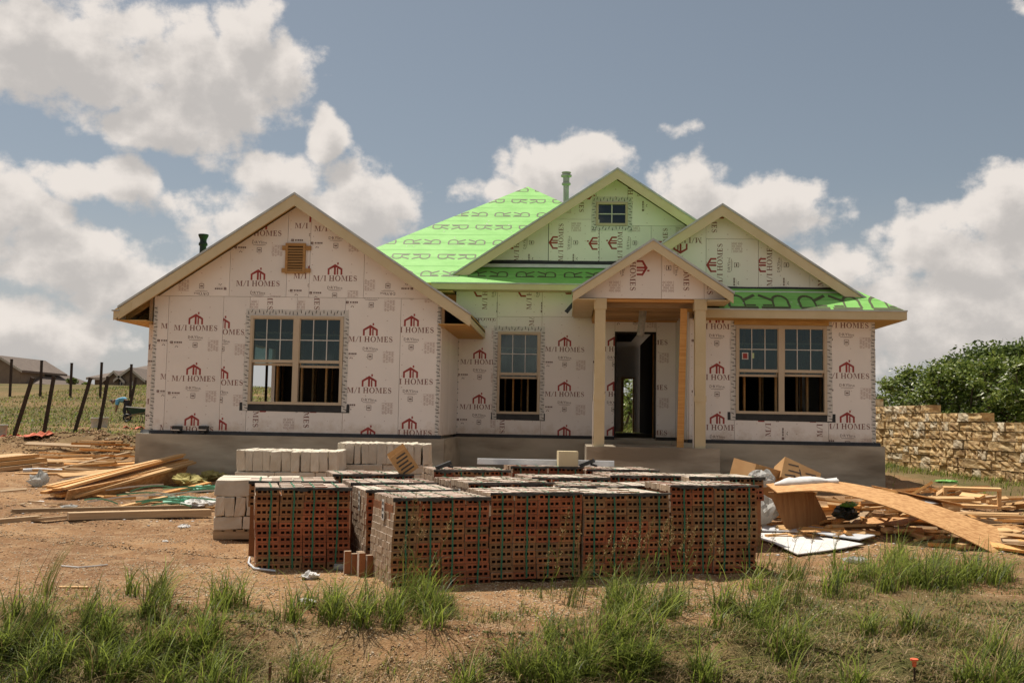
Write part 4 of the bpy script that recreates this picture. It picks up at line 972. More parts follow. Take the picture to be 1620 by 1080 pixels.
PK = [ # x, y, rot, label, kwargs
 (-3.20, 10.42, deg(18), 'upright brick pack at the left front, beside the pale stone cube', dict(left=True, tone=(.62, .85), seed=1)),
 (-1.63, 9.62, deg(25), 'foremost brick pack with its corner nearest the camera', dict(left=True, tone=(.55, .85), seed=2)),
 (-.735, 10.05, deg(22), 'front brick pack to the right of the foremost one, turned away', dict(tone=(.35, .7), seed=3, bow=.012, zoff=.03)),
 (.18, 10.43, deg(21), 'front brick pack right of centre behind the seeding grass', dict(tone=(.18, .55), seed=4, zoff=.03)),
 (1.105, 10.80, deg(15), 'rightmost front brick pack next to the scrap wood', dict(tone=(.15, .6), seed=5, zoff=.02, rows=13, front_rows=13)),
 (-2.06, 10.47, deg(22), 'brick pack tucked behind the foremost one, showing its pale left side', dict(left=True, tone=(.4, .8), seed=6)),
 (-3.55, 11.30, deg(16), 'second brick pack behind the left front one', dict(front_rows=4, seed=7)),
 (-2.40, 11.32, deg(20), 'brick pack in the third row behind the foremost pack', dict(front_rows=4, seed=8)),
 (-2.80, 12.16, deg(20), 'farthest brick pack of the foremost row, under the small brown box', dict(front_rows=4, seed=9)),
 (-1.04, 10.92, deg(21), 'brick pack with a white tag in the second row at centre', dict(front_rows=4, seed=10, zoff=.05, left=True)),
 (-1.34, 11.78, deg(20), 'brick pack in the third row at centre', dict(front_rows=4, seed=11)),
 (-1.64, 12.66, deg(18), 'brick pack in the rear row under the black clamp', dict(front_rows=4, seed=12, zoff=.04, left=True)),
 (-.12, 11.32, deg(20), 'brick pack right behind the pack at the seeding grass', dict(front_rows=4, seed=13)),
 (-.40, 12.2, deg(18), 'brick pack two rows behind the pack at the seeding grass', dict(front_rows=4, seed=14, zoff=.03)),
 (-.72, 13.4, deg(12), 'rearmost brick pack carrying the white pipe and the cream block', dict(front_rows=5, seed=15, zoff=.05)),
 (.82, 11.68, deg(15), 'brick pack right behind the rightmost front pack', dict(front_rows=4, seed=16)),
 (.55, 12.58, deg(15), 'brick pack in front of the porch slab', dict(front_rows=4, seed=17, zoff=.02)),
 (.28, 13.48, deg(12), 'farthest right brick pack, close to the porch slab', dict(front_rows=5, seed=18, zoff=.02)),
 (1.50, 12.50, deg(14), 'brick pack at the right end of the second row, beside the cardboard box', dict(front_rows=4, seed=19, zoff=.0)),
]
for (x, y, rt, lab, kw) in PK: brick_pack(x, y, rt, lab, **kw)
# loose bricks standing at the foot of the recessed pack
for k, (dx, dy, up) in enumerate(((0, 0, 1), (.09, .03, 1), (.20, -.03, 1), (.29, .02, 1), (.15, .10, 1))):
    x, y = -2.20+dx*.8, 10.42-dx*.28+dy-.12
    b = bpy.data.objects.new('loose_brick', BM[('brown', False)]); col.objects.link(b); b.location = (x, y, gz1(x, y)+BL/2-.01-.02*(k % 2)); b.rotation_euler = (0, math.pi/2, .3+.1*k)
    tag(b, ('leftmost', 'second', 'third', 'rightmost', 'rear')[k]+' of the loose bricks on end beside the recessed brick pack', 'brick', 'loose bricks standing by the packs')
# tags on the pack corners
m_tag = mat('paper_tag', (.62, .6, .56), rough=.7)
for (x, y, rt, lab) in ((-1.63, 9.62, deg(25), 'white paper tag with dark marks on the foremost brick pack'), (-2.06, 10.47, deg(22), 'white paper tag on the recessed brick pack'), (-1.04, 10.92, deg(21), 'white paper tag on the brick pack at centre')):
    e = empty('pack_tag', (x, y, gz1(x, y)), rt); tag(e, lab, 'tag')
    q = MB(); q.box(-.012, -.009, .30, .38, .60, .80); q.build('tag_sheet', m_tag, e)
    q = MB()
    for (a, b) in ((.62, .66), (.69, .72), (.75, .78)): q.box(-.0135, -.0125, .315, .365, a, b)
    q.build('tag_print', m_tick, e)

# ------------------------------------------------------------------ limestone cubes on pallets
def stone_block(name, sx, sy, sz, r, parent, loc, rz=0):
    mb = MB(); n = 3; e = .013
    pts = []
    for (a, b, c) in ((-1, -1, -1), (1, -1, -1), (1, 1, -1), (-1, 1, -1), (-1, -1, 1), (1, -1, 1), (1, 1, 1), (-1, 1, 1)):
        pts.append((a*sx/2+r.uniform(-e, e), b*sy/2+r.uniform(-e, e), c*sz/2+r.uniform(-e*.6, e*.6)))
    mb.hexa(pts); me = mb.mesh(name, m_limestone)
    import bmesh
    bm = bmesh.new(); bm.from_mesh(me); bmesh.ops.bevel(bm, geom=bm.edges[:], offset=.008, segments=1, affect='EDGES')
    big = [e_ for e_ in bm.edges if e_.calc_length() > .08]; bmesh.ops.subdivide_edges(bm, edges=big, cuts=2, use_grid_fill=True)
    for v in bm.verts: v.co += Vector((r.uniform(-1, 1), r.uniform(-1, 1), r.uniform(-1, 1)))*.0045
    bm.to_mesh(me); bm.free()
    return link(name, me, parent, loc, (r.uniform(-.01, .01), r.uniform(-.01, .01), rz+r.uniform(-.015, .015)))
def stone_pallet(x, y, rz, layout, label, seed, zoff=0):
    r = random.Random(seed); z = gz1(x, y)-.005+zoff
    t = empty('stone_pallet', (x, y, z), rz); tag(t, label, 'stone pallet', 'pallets of cut limestone')
    w, d = layout['w'], layout['d']
    for yy in (0, d/2-.04, d-.09):
        q = MB(); q.box(0, w, yy, yy+.08, 0, .09); q.build('pallet_runner', m_pine2, t)
    k = 0; xx = 0
    while xx < w-.05:
        q = MB(); q.box(xx, min(w, xx+.1), 0, d, .092, .112); q.build('pallet_board', m_pine2, t); xx += .135
    zc = .114
    for (kind, hh) in layout['courses']:
        xx = 0
        if kind == 'end':          # narrow blocks, ends to the front
            while xx < w-.06:
                bw = r.uniform(.10, .15); bw = min(bw, w-xx)
                for (y0, y1) in ((0, d*.5), (d*.5, d)): stone_block('stone_block', bw-.006, (y1-y0)-.006, hh-.004, r, t, (xx+bw/2, (y0+y1)/2+r.uniform(-.015, .015), zc+hh/2))
                xx += bw
        else:
            while xx < w-.06:
                bw = r.uniform(*layout.get('len', (.35, .6))); bw = w-xx if w-xx-bw < .15 else bw
                nb = max(2, int(d/.28))
                for j in range(nb): stone_block('stone_block', bw-.006, d/nb-.006, hh-.004, r, t, (xx+bw/2, (j+.5)*d/nb+r.uniform(-.012, .012), zc+hh/2))
                xx += bw
        zc += hh
    return t
stone_pallet(-4.28, 12.25, deg(14), dict(w=1.0, d=1.0, courses=[('long', .16), ('end', .24), ('long', .20)]), 'small limestone pallet at the far left of the brick packs', 31, .0)
stone_pallet(-4.70, 14.25, deg(5), dict(w=1.5, d=1.0, len=(.5, .8), courses=[('long', .16), ('end', .28), ('long', .12), ('end', .30)]), 'tall limestone pallet close to the left wing of the house', 32)
stone_pallet(-3.50, 15.4, deg(4), dict(w=1.4, d=1.0, len=(.5, .8), courses=[('long', .18), ('end', .28), ('long', .14), ('end', .32)]), 'limestone pallet behind the small brown box, nearest the house centre', 33)
# ------------------------------------------------------------------ lumber and scrap
def timber(name, p0, p1, w, t, roll, m, label, cat='board', group=None, warp=0, seed=0):
    """one piece of wood, local x along its length so the grain follows it"""
    p0, p1 = Vector(p0), Vector(p1); d = p1-p0; L = d.length; d.normalize()
    a = d.cross(Vector((0, 0, 1)) if abs(d.z) < .95 else Vector((1, 0, 0))).normalized(); b = a.cross(d).normalized()
    a, b = a*math.cos(roll)+b*math.sin(roll), b*math.cos(roll)-a*math.sin(roll)
    r = random.Random(seed+int(L*1000)); mb = MB(); n = 5 if warp else 1; rows = []
    cut = [r.uniform(-.02, .02)*(w/.1) for _ in range(4)]
    for i in range(n+1):
        x = L*i/n; c = warp*math.sin(math.pi*i/n); e0 = cut[0] if i == 0 else (cut[1] if i == n else 0)
        rows.append([(x+e0, -w/2, -t/2+c), (x-e0, w/2, -t/2+c), (x-e0, w/2, t/2+c), (x+e0, -w/2, t/2+c)])
    mb.grid(rows, 0, True); mb.poly(rows[0][::-1]); mb.poly(rows[-1])
    me = mb.mesh(name, m); o = link(name, me)
    R = Matrix((d, -a, b)).transposed() if False else Matrix([[d[i], a[i], b[i]] for i in range(3)])
    if R.determinant() < 0: R = Matrix([[d[i], -a[i], b[i]] for i in range(3)])
    o.matrix_world = Matrix.Translation(p0) @ R.to_4x4()
    tag(o, label, cat, group); return o
def gpt(px, py, dz=0):
    p = gnd1(px, py); return Vector((p[0], p[1], p[2]+dz))
rl = random.Random(21)
# neat stack of boards at the left edge
stack_lab = 'long pale board in the neat lumber stack at the left edge'
a0, b0 = gpt(-40, 752), gpt(70, 738)
dv = (b0-a0).normalized(); nv = Vector((-dv.y, dv.x, 0)).normalized()
for lay in range(3):
    for k in range(5-lay):
        off = nv*(k*.20+lay*.06); sh = dv*rl.uniform(-.2, .1)
        timber('board', a0+off+sh+Vector((0, 0, .06+lay*.10)), b0+off+sh*1.4+Vector((0, 0, .06+lay*.10)), .185, .085, 0, m_pine if (k+lay) % 3 else m_pine2, f"{('lowest', 'middle', 'top')[lay]} layer board of the neat left lumber stack, {('first', 'second', 'third', 'fourth', 'fifth')[k]} from the front", 'board', 'boards in the left lumber stack', seed=lay*9+k)
timber('board', gpt(-20, 706, .12), gpt(26, 703, .12), .5, .2, 0, m_pine2, 'short thick timber lying behind the neat lumber stack', 'board')
# loose heap between the stack and the foundation
heap_lab = 'loose offcut in the heap beside the left foundation corner'
for k in range(46):
    px = rl.uniform(70, 205); py = rl.uniform(721, 752); L = rl.uniform(.7, 2.6); a = rl.gauss(.25, .35)
    c = gpt(px, py); hz = .05+.30*rl.random()*math.exp(-((px-170)/60)**2)*math.exp(-((py-718)/16)**2)
    d = Vector((math.cos(a), math.sin(a), rl.uniform(-.05, .10)))*L/2
    if c.x+abs(d.x) > -8.9 and c.y+abs(d.y) > 20.0:
        c = c-Vector((c.x+abs(d.x)+8.95, 0, 0))
    w_ = rl.choice((.04, .06, .09, .09, .14)); ro = rl.uniform(-.5, .5); mm = rl.choice((m_pine, m_pine, m_pine2, m_pineo)); tone = {m_pine: 'pale', m_pine2: 'weathered', m_pineo: 'orange'}[mm]
    timber('offcut', c-d+Vector((0, 0, hz)), c+d+Vector((0, 0, hz)), w_, .038, ro, mm, f"{'narrow' if w_ < .08 else ('wide' if w_ > .1 else 'medium-wide')} {tone} {'long' if L > 1.7 else ('medium' if L > 1.1 else 'short')} offcut in the left heap, {'by the foundation' if px > 160 else ('halfway to the stack' if px > 115 else 'next to the stack')}, {'back' if py < 722 else 'front'} side", 'offcut', 'loose offcuts left of the house', seed=k)
# leaning bundle of boards in front of the left foundation
A, B = gpt(100, 790), gpt(288, 768)
B = Vector((B.x, B.y+.9, B.z+.34))
for k in range(9):
    dd = Vector((-(B-A).y, (B-A).x, 0)).normalized()
    o = dd*(k % 5)*.13+Vector((rl.uniform(-.2, .2), 0, .05+.055*(k//5)+.012*k))
    timber('board', A+o, B+o+Vector((rl.uniform(-.4, .1), 0, 0)), .14, .04, rl.uniform(-.1, .1), rl.choice((m_pine, m_pineo)), f"{('lower', 'upper')[k//5]} layer board of the bundle leaning below the left wing, {('first', 'second', 'third', 'fourth', 'rear')[k % 5]} from the front", 'board', 'boards in the leaning bundle', seed=50+k)
timber('frame_panel', A+Vector((.1, -.12, .02)), B+Vector((-.25, -.14, -.16)), .30, .03, math.pi/2*.86, m_osb, 'dark plywood strip on edge at the front of the leaning board bundle', 'board')
for (p, q, w, m, lab) in (((107, 824), (332, 818), .12, m_pine2, 'long squared plank flat on the dirt below the leaning bundle'),
                          ((-30, 832), (62, 822), .07, m_pine2, 'thin stick at the left edge pointing to the long plank'),
                          ((50, 826), (108, 822), .05, m_pine2, 'short thin stick between the left edge and the long plank'),
                          ((190, 806), (262, 790), .06, m_pine, 'narrow batten slanting up right of the leaning bundle'),
                          ((20, 812), (300, 808), .06, m_pine2, 'thin long batten just behind the squared plank'),
                          ((60, 752), (205, 724), .06, m_pine2, 'long dark stick slanting up to the foundation corner'),
                          ((240, 788), (330, 770), .08, m_pineo, 'orange batten half buried in the green strapping'),
                          ((165, 790), (215, 789), .07, m_pineo, 'orange offcut lying under the leaning bundle')):
    timber('plank', gpt(*p, w*.5+.01), gpt(*q, w*.5+.015), w*1.4, w*.8, 0, m, lab, 'plank', seed=int(p[0]+99))
for k in range(34):      # small broken bits strewn over the yard at the left
    px, py = rl.uniform(-10, 335), rl.uniform(752, 815); L = rl.uniform(.10, .42); a = rl.uniform(-.9, .9); c = gpt(px, py, .02); d = Vector((math.cos(a), math.sin(a), rl.uniform(-.03, .1)))*L/2
    timber('splinter', c-d+Vector((0, 0, abs(d.z))), c+d+Vector((0, 0, abs(d.z))), rl.choice((.015, .025, .04, .06)), rl.choice((.01, .02)), rl.uniform(-.6, .6), rl.choice((m_pine, m_pine2, m_pine2, m_pineo)), f"{'thin' if L < .25 else 'longer'} wood splinter on the dirt, {'left of the clear bag' if px < 60 else ('below the leaning bundle' if px < 200 else 'near the stone pallet')}, {'back' if py < 780 else 'front'}", 'splinter', 'wood splinters strewn at the left', seed=700+k)
# blue-white pipe, plastic, green strapping
m_pvc = mat('white_plastic', (.60, .62, .64), (.5, .52, .55), .4, scale=6)
m_plas = mat('clear_plastic', (.62, .61, .58), (.50, .49, .46), .5, scale=9, trans=.5, spec=.3)
m_paper = mat('white_paper', (.66, .64, .62), (.55, .53, .5), .8, scale=5)
m_gplas = mat('green_plastic', (.10, .33, .22), (.16, .42, .28), .4, scale=7)
m_dull = mat('dry_yellow_straw', (.42, .36, .14), (.30, .26, .09), .9, scale=8, bump=.4)
p, q = gpt(36, 749, .04), gpt(98, 748, .04); mb = MB(); mb.tube([p, p.lerp(q, .4)+Vector((0, 0, .02)), p.lerp(q, .8), q], .04, 8); tag(mb.build('pipe', m_pvc, smooth=True, recenter=True), 'pale blue plastic pipe on the dirt by the lumber stack', 'pipe')
def crumple(name, px, py, r, sy, sz, m, label, cat, seed, loc=None):
    rr = random.Random(seed); n, k = 22, 12; mb = MB(); rows = []
    for i in range(k+1):
        ph = math.pi*i/k; row = []
        for j in range(n):
            th = 2*math.pi*j/n
            a_ = float(fbm(np.array([math.cos(th)*2.2+seed*3.1]), np.array([math.sin(th)*2.2+ph*1.6+seed]), seed, 3)[0])
            f = 1+.42*a_*math.sin(ph)+rr.uniform(-.07, .07)*math.sin(ph)
            row.append((r*math.sin(ph)*math.cos(th)*f, r*sy*math.sin(ph)*math.sin(th)*f, max(0, r*sz*(1-math.cos(ph))*.42*(1+.35*a_))))
        rows.append(row)
    mb.grid(rows, 0, True); o = mb.build(name, m); g = loc or gpt(px, py); o.location = (g[0], g[1], g[2]-.01); o.rotation_euler = (0, 0, rr.uniform(0, 6)); tag(o, label, cat); return o
crumple('plastic_bag', 61, 768, .19, .8, 1.5, m_plas, 'clear plastic bag ballooning on the dirt at left', 'bag', 3)
crumple('plastic_bag', 490, 915, .085, .9, 1.0, m_paper, 'small white crumpled bag in front of the left front brick pack', 'bag', 4)
crumple('plastic_scrap', 110, 803, .12, .6, .4, m_plas, 'flattened clear plastic scrap below the leaning bundle', 'plastic', 5)
crumple('paper_scrap', 292, 834, .085, .6, .7, m_paper, 'white torn paper right of the long plank', 'paper', 6)
crumple('paper_scrap', 262, 857, .05, .6, .6, m_paper, 'small white paper scrap on the open dirt at left', 'paper', 7)
crumple('paper_scrap', 485, 951, .085, .8, .5, m_paper, 'pale scrap in the grass tuft below the small white bag', 'paper', 8)
crumple('paper_scrap', 60, 794, .09, .5, .3, m_paper, 'torn white strip on the dirt under the clear bag', 'paper', 9)
crumple('plastic_sheet', 290, 800, .30, .8, .5, m_gplas, 'crumpled green plastic between leaning bundle and stone pallet', 'plastic', 10)
crumple('plastic_sheet', 312, 805, .22, .9, .7, m_paper, 'crumpled white plastic against the stone pallet', 'plastic', 11)
crumple('straw_clump', 300, 768, .32, .7, .7, m_dull, 'yellow clump of dry straw in front of the left foundation', 'straw', 12)
crumple('straw_clump', 337, 759, .30, .7, .7, m_dull, 'yellow clump of dry straw beside the tall limestone pallet', 'straw', 13)
crumple('plastic_scrap', 325, 776, .25, .8, .5, m_gplas, 'green plastic tangle next to the straw', 'plastic', 14)
for k in range(16):
    px, py = rl.uniform(120, 330), rl.uniform(765, 812); a = rl.gauss(.4, .5); L = rl.uniform(.4, 1.4); c = gpt(px, py, .05+rl.random()*.1); d = Vector((math.cos(a), math.sin(a)*1.5, rl.uniform(-.05, .12)))*L/2
    mb = MB(); s0 = c-d; s1 = c+Vector((0, 0, rl.uniform(.02, .14))); s2 = c+d; wv = Vector((0, 0, .012))
    rows = []
    for i in range(7):
        t = i/6; pt = s0*(1-t)**2+s1*2*t*(1-t)+s2*t*t; rows.append([pt-wv+Vector((0, .006, 0)), pt+wv])
    mb.grid(rows); tag(mb.build('strapping_band', m_gplas if k % 3 else m_paper, recenter=True), f"{'green' if k % 3 else 'white'} cut strapping on the dirt {'at the foot of the leaning boards' if px < 215 else 'next to the left stone pallet'}, {'back' if py < 788 else 'front'}", 'strap', 'cut strapping left of the pallets')
# bottle
def bottle(px, py, label, rz):
    g = gpt(px, py); mb = lathe([(.0, 0), (.032, .0), (.033, .06), (.030, .10), (.033, .14), (.033, .17), (.014, .21), (.014, .235)], 0, 0, 12); o = mb.build('plastic_bottle', m_plas, smooth=True)
    o.rotation_euler = (math.pi/2, 0, rz); o.location = (g.x, g.y, g.z+.03); o.scale = (1.15, 1.15, 1.15); tag(o, label, 'bottle')
    c = lathe([(.015, .236), (.015, .25)], 0, 0, 10).build('cap', m_pvc, o)
bottle(530, 900, 'empty clear bottle lying at the foot of the left front brick pack', 1.35)
mb = MB(); mb.tube([gpt(395, 887, .03), gpt(393, 895, .02), gpt(402, 903, .02), gpt(436, 907, .02)], .012, 6); tag(mb.build('white_tube', m_pvc, smooth=True, recenter=True), 'thin white tube bent round the corner of the left brick pack', 'tube')
mb = MB(); mb.tube([gpt(97, 894, .012), gpt(125, 897, .012), gpt(150, 895, .012), gpt(170, 891, .012)], .008, 6); tag(mb.build('stick', m_paper, recenter=True), 'thin pale stick lying on open dirt at left', 'stick')
mb = MB(); mb.box(-.13, .13, -.025, .025, 0, .02); o = mb.build('wood_scrap', m_pine); o.location = gpt(116, 931, .0); o.rotation_euler = (0, 0, .1); tag(o, 'small yellow wood scrap on the dirt above the left grass', 'offcut')

# things lying on the brick packs
px_, pz_ = at(750, 716, 13.9); qx, qz = at(940, 717, 13.9)
def top_at(i): x, y, rt, lab, kw = PK[i]; return gz1(x, y)-.01+kw.get('zoff', 0)+12*BW
tz = top_at(14)+.012
mb = MB(); mb.box(-.9, .95, -.05, .05, 0, .075); o = mb.build('white_channel', m_pvc); o.location = (-.30, 13.80, tz); o.rotation_euler = (0, 0, .02); tag(o, 'long white metal channel lying across the rearmost brick pack', 'channel')
mb = MB(); mb.box(-.13, .13, -.12, .12, 0, .20); o = mb.build('cream_block', m_trim); o.location = (.02, 13.66, tz); o.rotation_euler = (0, 0, .12); tag(o, 'cream square block standing on the rearmost brick pack', 'block')
m_card = mat('cardboard', (.46, .27, .12), (.40, .22, .09), .85, scale=4, rnd=.1)
def carton(loc, size, rot, label, flaps=(), prints=(), open_top=True):
    t = empty('cardboard_box', loc); t.rotation_euler = rot; tag(t, label, 'cardboard box'); a, b, h = size[0]/2, size[1]/2, size[2]; e = .006
    q = MB(); q.box(-a, a, -b, -b+e, 0, h); q.box(-a, a, b-e, b, 0, h); q.box(-a, -a+e, -b+e, b-e, 0, h); q.box(a-e, a, -b+e, b-e, 0, h); q.box(-a+e, a-e, -b+e, b-e, 0, e)
    if not open_top: q.box(-a+e, a-e, -b+e, b-e, h-e, h)
    q.build('box_body', m_card, t)
    for (sx, ang) in flaps:
        f = MB(); l = size[1]*.45 if sx in ('f', 'b') else size[0]*.45; yb = -b if sx == 'f' else b; sg = -1 if sx == 'f' else 1
        if sx in 'fb':
            f.hexa([(-a, yb, h+.001), (a, yb, h+.001), (a, yb+sg*l*math.cos(ang), h+l*math.sin(ang)), (-a, yb+sg*l*math.cos(ang), h+l*math.sin(ang)), (-a, yb, h+.006), (a, yb, h+.006), (a, yb+sg*l*math.cos(ang), h+l*math.sin(ang)+.005), (-a, yb+sg*l*math.cos(ang), h+l*math.sin(ang)+.005)])
        else:
            xb = a if sx == 'r' else -a; sg = 1 if sx == 'r' else -1; f.hexa([(xb, -b, h+.001), (xb, b, h+.001), (xb+sg*l*math.cos(ang), b, h+l*math.sin(ang)), (xb+sg*l*math.cos(ang), -b, h+l*math.sin(ang)), (xb, -b, h+.006), (xb, b, h+.006), (xb+sg*l*math.cos(ang), b, h+l*math.sin(ang)+.005), (xb+sg*l*math.cos(ang), -b, h+l*math.sin(ang)+.005)])
        f.build('flap', m_card, t)
    if prints:
        f = MB()
        for (x0, z0, x1, z1, w) in prints: f.poly([(p[0], -b-.002, p[1]) for p in seg((x0, z0), (x1, z1), w)])
        f.build('box_print', m_tick, t)
    return t
z0 = top_at(8)
carton((-1.93, 12.55, z0+.03), (.24, .16, .30), (.1, -.62, .25), 'small brown box with dark print tipped on the rear brick packs', (('f', 1.1),), [(-.08, .05, .08, .05, .02), (-.08, .10, .08, .10, .02), (-.08, .15, .06, .15, .02), (-.08, .2, .08, .2, .02), (-.05, .25, .08, .25, .02)])
for (i, dx, dy, a, lab) in ((11, .10, .10, .6, 'black clamp bar on the rear brick pack at centre'), (14, 1.0, .0, -.5, 'black clamp bar beside the cream block')):
    x, y, rt, _, kw = PK[i]; mb = MB(); mb.board((-.10, 0, .02), (.10, 0, .10 if a < 0 else .09), .05, .045); mb.tube([(.05, 0, .05), (.14, .01, .03)], .015, 6); o = mb.build('clamp', m_black); o.location = (x+dx, y+dy, top_at(i)+.005); o.rotation_euler = (0, 0 if a > 0 else 0, a); tag(o, lab, 'clamp')

# ------------------------------------------------------------------ scrap pile at the right
def px_at(px, py, Y): x, z = at(px, py, Y); return Vector((x, Y, z))
# arched plywood sheet: left end propped high, right end on the dirt
mb = MB(); n, k = 22, 6
c = [(2.78, 13.75, .73), (3.4, 13.72, .775), (4.05, 13.45, .655), (4.75, 13.1, .40), (5.38, 12.85, .10)]
def cat(pts, t):
    n_ = len(pts)-1; f = min(t*n_, n_-1e-6); i = int(f); u = f-i; P = [Vector(pts[max(0, min(n_, j))]) for j in (i-1, i, i+1, i+2)]
    return .5*((2*P[1])+(-P[0]+P[2])*u+(2*P[0]-5*P[1]+4*P[2]-P[3])*u*u+(-P[0]+3*P[1]-3*P[2]+P[3])*u**3)
rowsT, rowsB = [], []
for i in range(n+1):
    t = i/n; p = cat(c, t); tw = .02+.42*t**1.3; wd = .78
    across = Vector((.22*t, math.cos(tw), math.sin(tw)+.06*(1-t)))
    rowsT.append([p+across*(wd*(j/k-.25)) for j in range(k+1)]); rowsB.append([q-Vector((0, 0, .013)) for q in rowsT[-1]])
mb.grid(rowsT); mb.grid([r[::-1] for r in rowsB])
mb.grid([[a[0] for a in rowsB], [a[0] for a in rowsT]]); mb.grid([[a[-1] for a in rowsT], [a[-1] for a in rowsB]]); mb.grid([rowsB[0], rowsT[0]]); mb.grid([rowsT[-1], rowsB[-1]])
tag(mb.build('plywood_sheet', m_osb, smooth=True, recenter=True), 'long orange plywood sheet arching down over the scrap pile', 'plywood')
# panel leaning under its raised end
A = px_at(1216, 776, 13.8); B = px_at(1288, 778, 14.05); C_ = gpt(1318, 838); D = gpt(1249, 847)
mb = MB(); A.z = .70; B.z = .69; mb.prism([tuple(D), tuple(Vector((C_.x, C_.y, C_.z))), tuple(B), tuple(A)], (0, .02, .004)); tag(mb.build('plywood_sheet', m_ply, recenter=True), 'brown plywood panel leaning upright under the arched sheet', 'plywood')
# white sheet flat on the dirt
mb = MB(); pts = [(1200, 846), (1240, 843), (1300, 852), (1366, 864), (1330, 872), (1290, 878), (1262, 881), (1225, 866), (1203, 858)]
V_ = [gpt(a, b, .03) for a, b in pts]; mb.prism([tuple(v+Vector((0, 0, .012*math.sin(i*2)))) for i, v in enumerate(V_)][::-1], (0, 0, .012)); tag(mb.build('white_board', m_paper, recenter=True), 'torn white board lying flat in front of the scrap pile', 'board')
mb = MB(); pts = [(1205, 838), (1290, 842), (1385, 856), (1360, 862), (1280, 851), (1205, 846)]; V_ = [gpt(a, b, .07) for a, b in pts]; mb.prism([tuple(v) for v in V_][::-1], (0, 0, .014)); tag(mb.build('white_board', m_pvc, recenter=True), 'grey white board edge just behind the torn white board', 'board')
carton((2.62, 15.0, .38), (.52, .46, .66), (.16, .20, .62), 'large open cardboard box leaning behind the rightmost brick pack')
carton((3.30, 15.0, .66), (.58, .34, .36), (-.55, .42, .1), 'cardboard box with black scroll print lying on the scrap pile', (), [(-.24, .06, -.08, .12, .02), (-.2, .16, -.02, .20, .02), (-.1, .1, .06, .06, .02), (.0, .14, .14, .22, .02), (.06, .24, .22, .28, .02), (.10, .08, .24, .14, .02), (-.22, .26, -.06, .30, .02), (-.04, .26, .02, .12, .018), (.16, .18, .22, .04, .018)], False)
mb = MB(); n = 12; rows = []      # white sack
for i in range(n+1):
    t = i/n; r0 = .115*math.sin(math.pi*min(1, t*1.12+.02))**.5 if t < .9 else .07
    rows.append([(t*.85+rl.uniform(-.012, .012), r0*1.5*math.cos(a_)*rl.uniform(.9, 1.08), (.085+r0*.75*math.sin(a_)*rl.uniform(.78, 1.1))*(1 if t < .86 else .9)+.05*t) for a_ in [2*math.pi*j/12 for j in range(12)]])
mb.grid(rows, 0, True); mb.poly(rows[0]); mb.poly(rows[-1][::-1]); o = mb.build('white_sack', m_paper, smooth=True); o.location = (2.86, 14.15, .70); o.rotation_euler = (0, -.02, .05); tag(o, 'white filled sack lying on top of the scrap pile', 'sack')
crumple('plastic_bag', 0, 0, .22, .9, 1.6, m_plas, 'clear plastic bag between rightmost brick pack and leaning panel', 'bag', 41, loc=(2.66, 14.1, .25)); crumple('plastic_bag', 0, 0, .20, .9, 1.2, m_plas, 'shiny plastic wrap beside the scroll printed box', 'bag', 42, loc=(2.75, 14.6, .72))
# offcuts: a low heap in layers
off_lab = {0: 'pale pine offcut in the scrap heap by the stone garden wall', 1: 'orange offcut in the scrap heap by the stone garden wall', 2: 'brown plywood offcut in the scrap heap by the stone garden wall'}
for k in range(150):
    u, v = rl.random(), rl.random()
    px = 1215+430*u; top_line = 815-12*math.sin(u*3)+20*(1-u)
    py = rl.uniform(796 if px > 1380 else 815, 852 if px < 1480 else 868)
    c = gpt(px, py); L = rl.choice((.25, .35, .5, .7, .9, 1.3, 1.6)); a = rl.gauss(.1, .8)
    core = math.exp(-((px-1470)/140)**2)*math.exp(-((py-815)/22)**2)+.5*math.exp(-((px-1330)/80)**2)*math.exp(-((py-828)/14)**2)
    hz = .03+.42*core*rl.random()**.7
    d = Vector((math.cos(a), math.sin(a), rl.uniform(-.28, .28)*min(1, core+.1)))*L/2
    hz = max(hz, abs(d.z)+.02)
    kind = rl.choice((0, 0, 0, 1, 1, 2)); w = rl.choice((.04, .09, .09, .14)) if kind < 2 else rl.choice((.2, .3, .4)); th = .038 if kind < 2 else .012
    if kind == 2: L = min(L, .7)
    timber('offcut', c-d+Vector((0, 0, hz)), c+d+Vector((0, 0, hz)), w, th, rl.uniform(-.6, .6) if kind < 2 else rl.uniform(-.35, .35), (m_pine, m_pineo, m_osb)[kind] if rl.random() < .85 else m_pine2, f"{('pale pine', 'orange', 'brown plywood')[kind]} {'narrow' if w < .1 and kind < 2 else ('small' if w < .25 and kind == 2 else 'wide')} {'steep' if abs(d.z) > .06 else 'flat'} {'long' if L > .8 else ('short' if L > .3 else 'tiny')} offcut {'below the arched plywood' if px < 1330 else ('left' if px < 1430 else ('in the middle' if px < 1530 else 'right'))} in the right scrap heap, {'back' if py < 822 else 'front'}", 'offcut', ('pale offcuts in the right scrap heap', 'orange offcuts in the right scrap heap', 'plywood offcuts in the right scrap heap')[kind], seed=300+k)
A = px_at(1412, 800, 15.2); B = px_at(1466, 768, 15.6); timber('plank', A, B, .30, .04, .5, m_pineo, 'wide orange plank slanting up out of the scrap heap', 'plank')
A = px_at(1478, 786, 15.6); B = px_at(1497, 773, 15.8); timber('plank', A, B, .12, .04, .2, m_pine, 'short plank sticking up behind the wide orange plank', 'plank')
mb = MB(); A = px_at(1440, 792, 14.9); mb.box(-.28, .28, -.25, .25, 0, .012); o = mb.build('metal_sheet', m_galv); o.location = A; o.rotation_euler = (.15, -.06, .3); tag(o, 'grey metal sheet lying on the scrap heap', 'metal sheet')
A = px_at(1537, 783, 15.6); t = empty('wooden_crate', (A.x, A.y, A.z-.14)); t.rotation_euler = (.12, 0, -.15); tag(t, 'small open wooden crate side on the back of the scrap heap', 'crate')
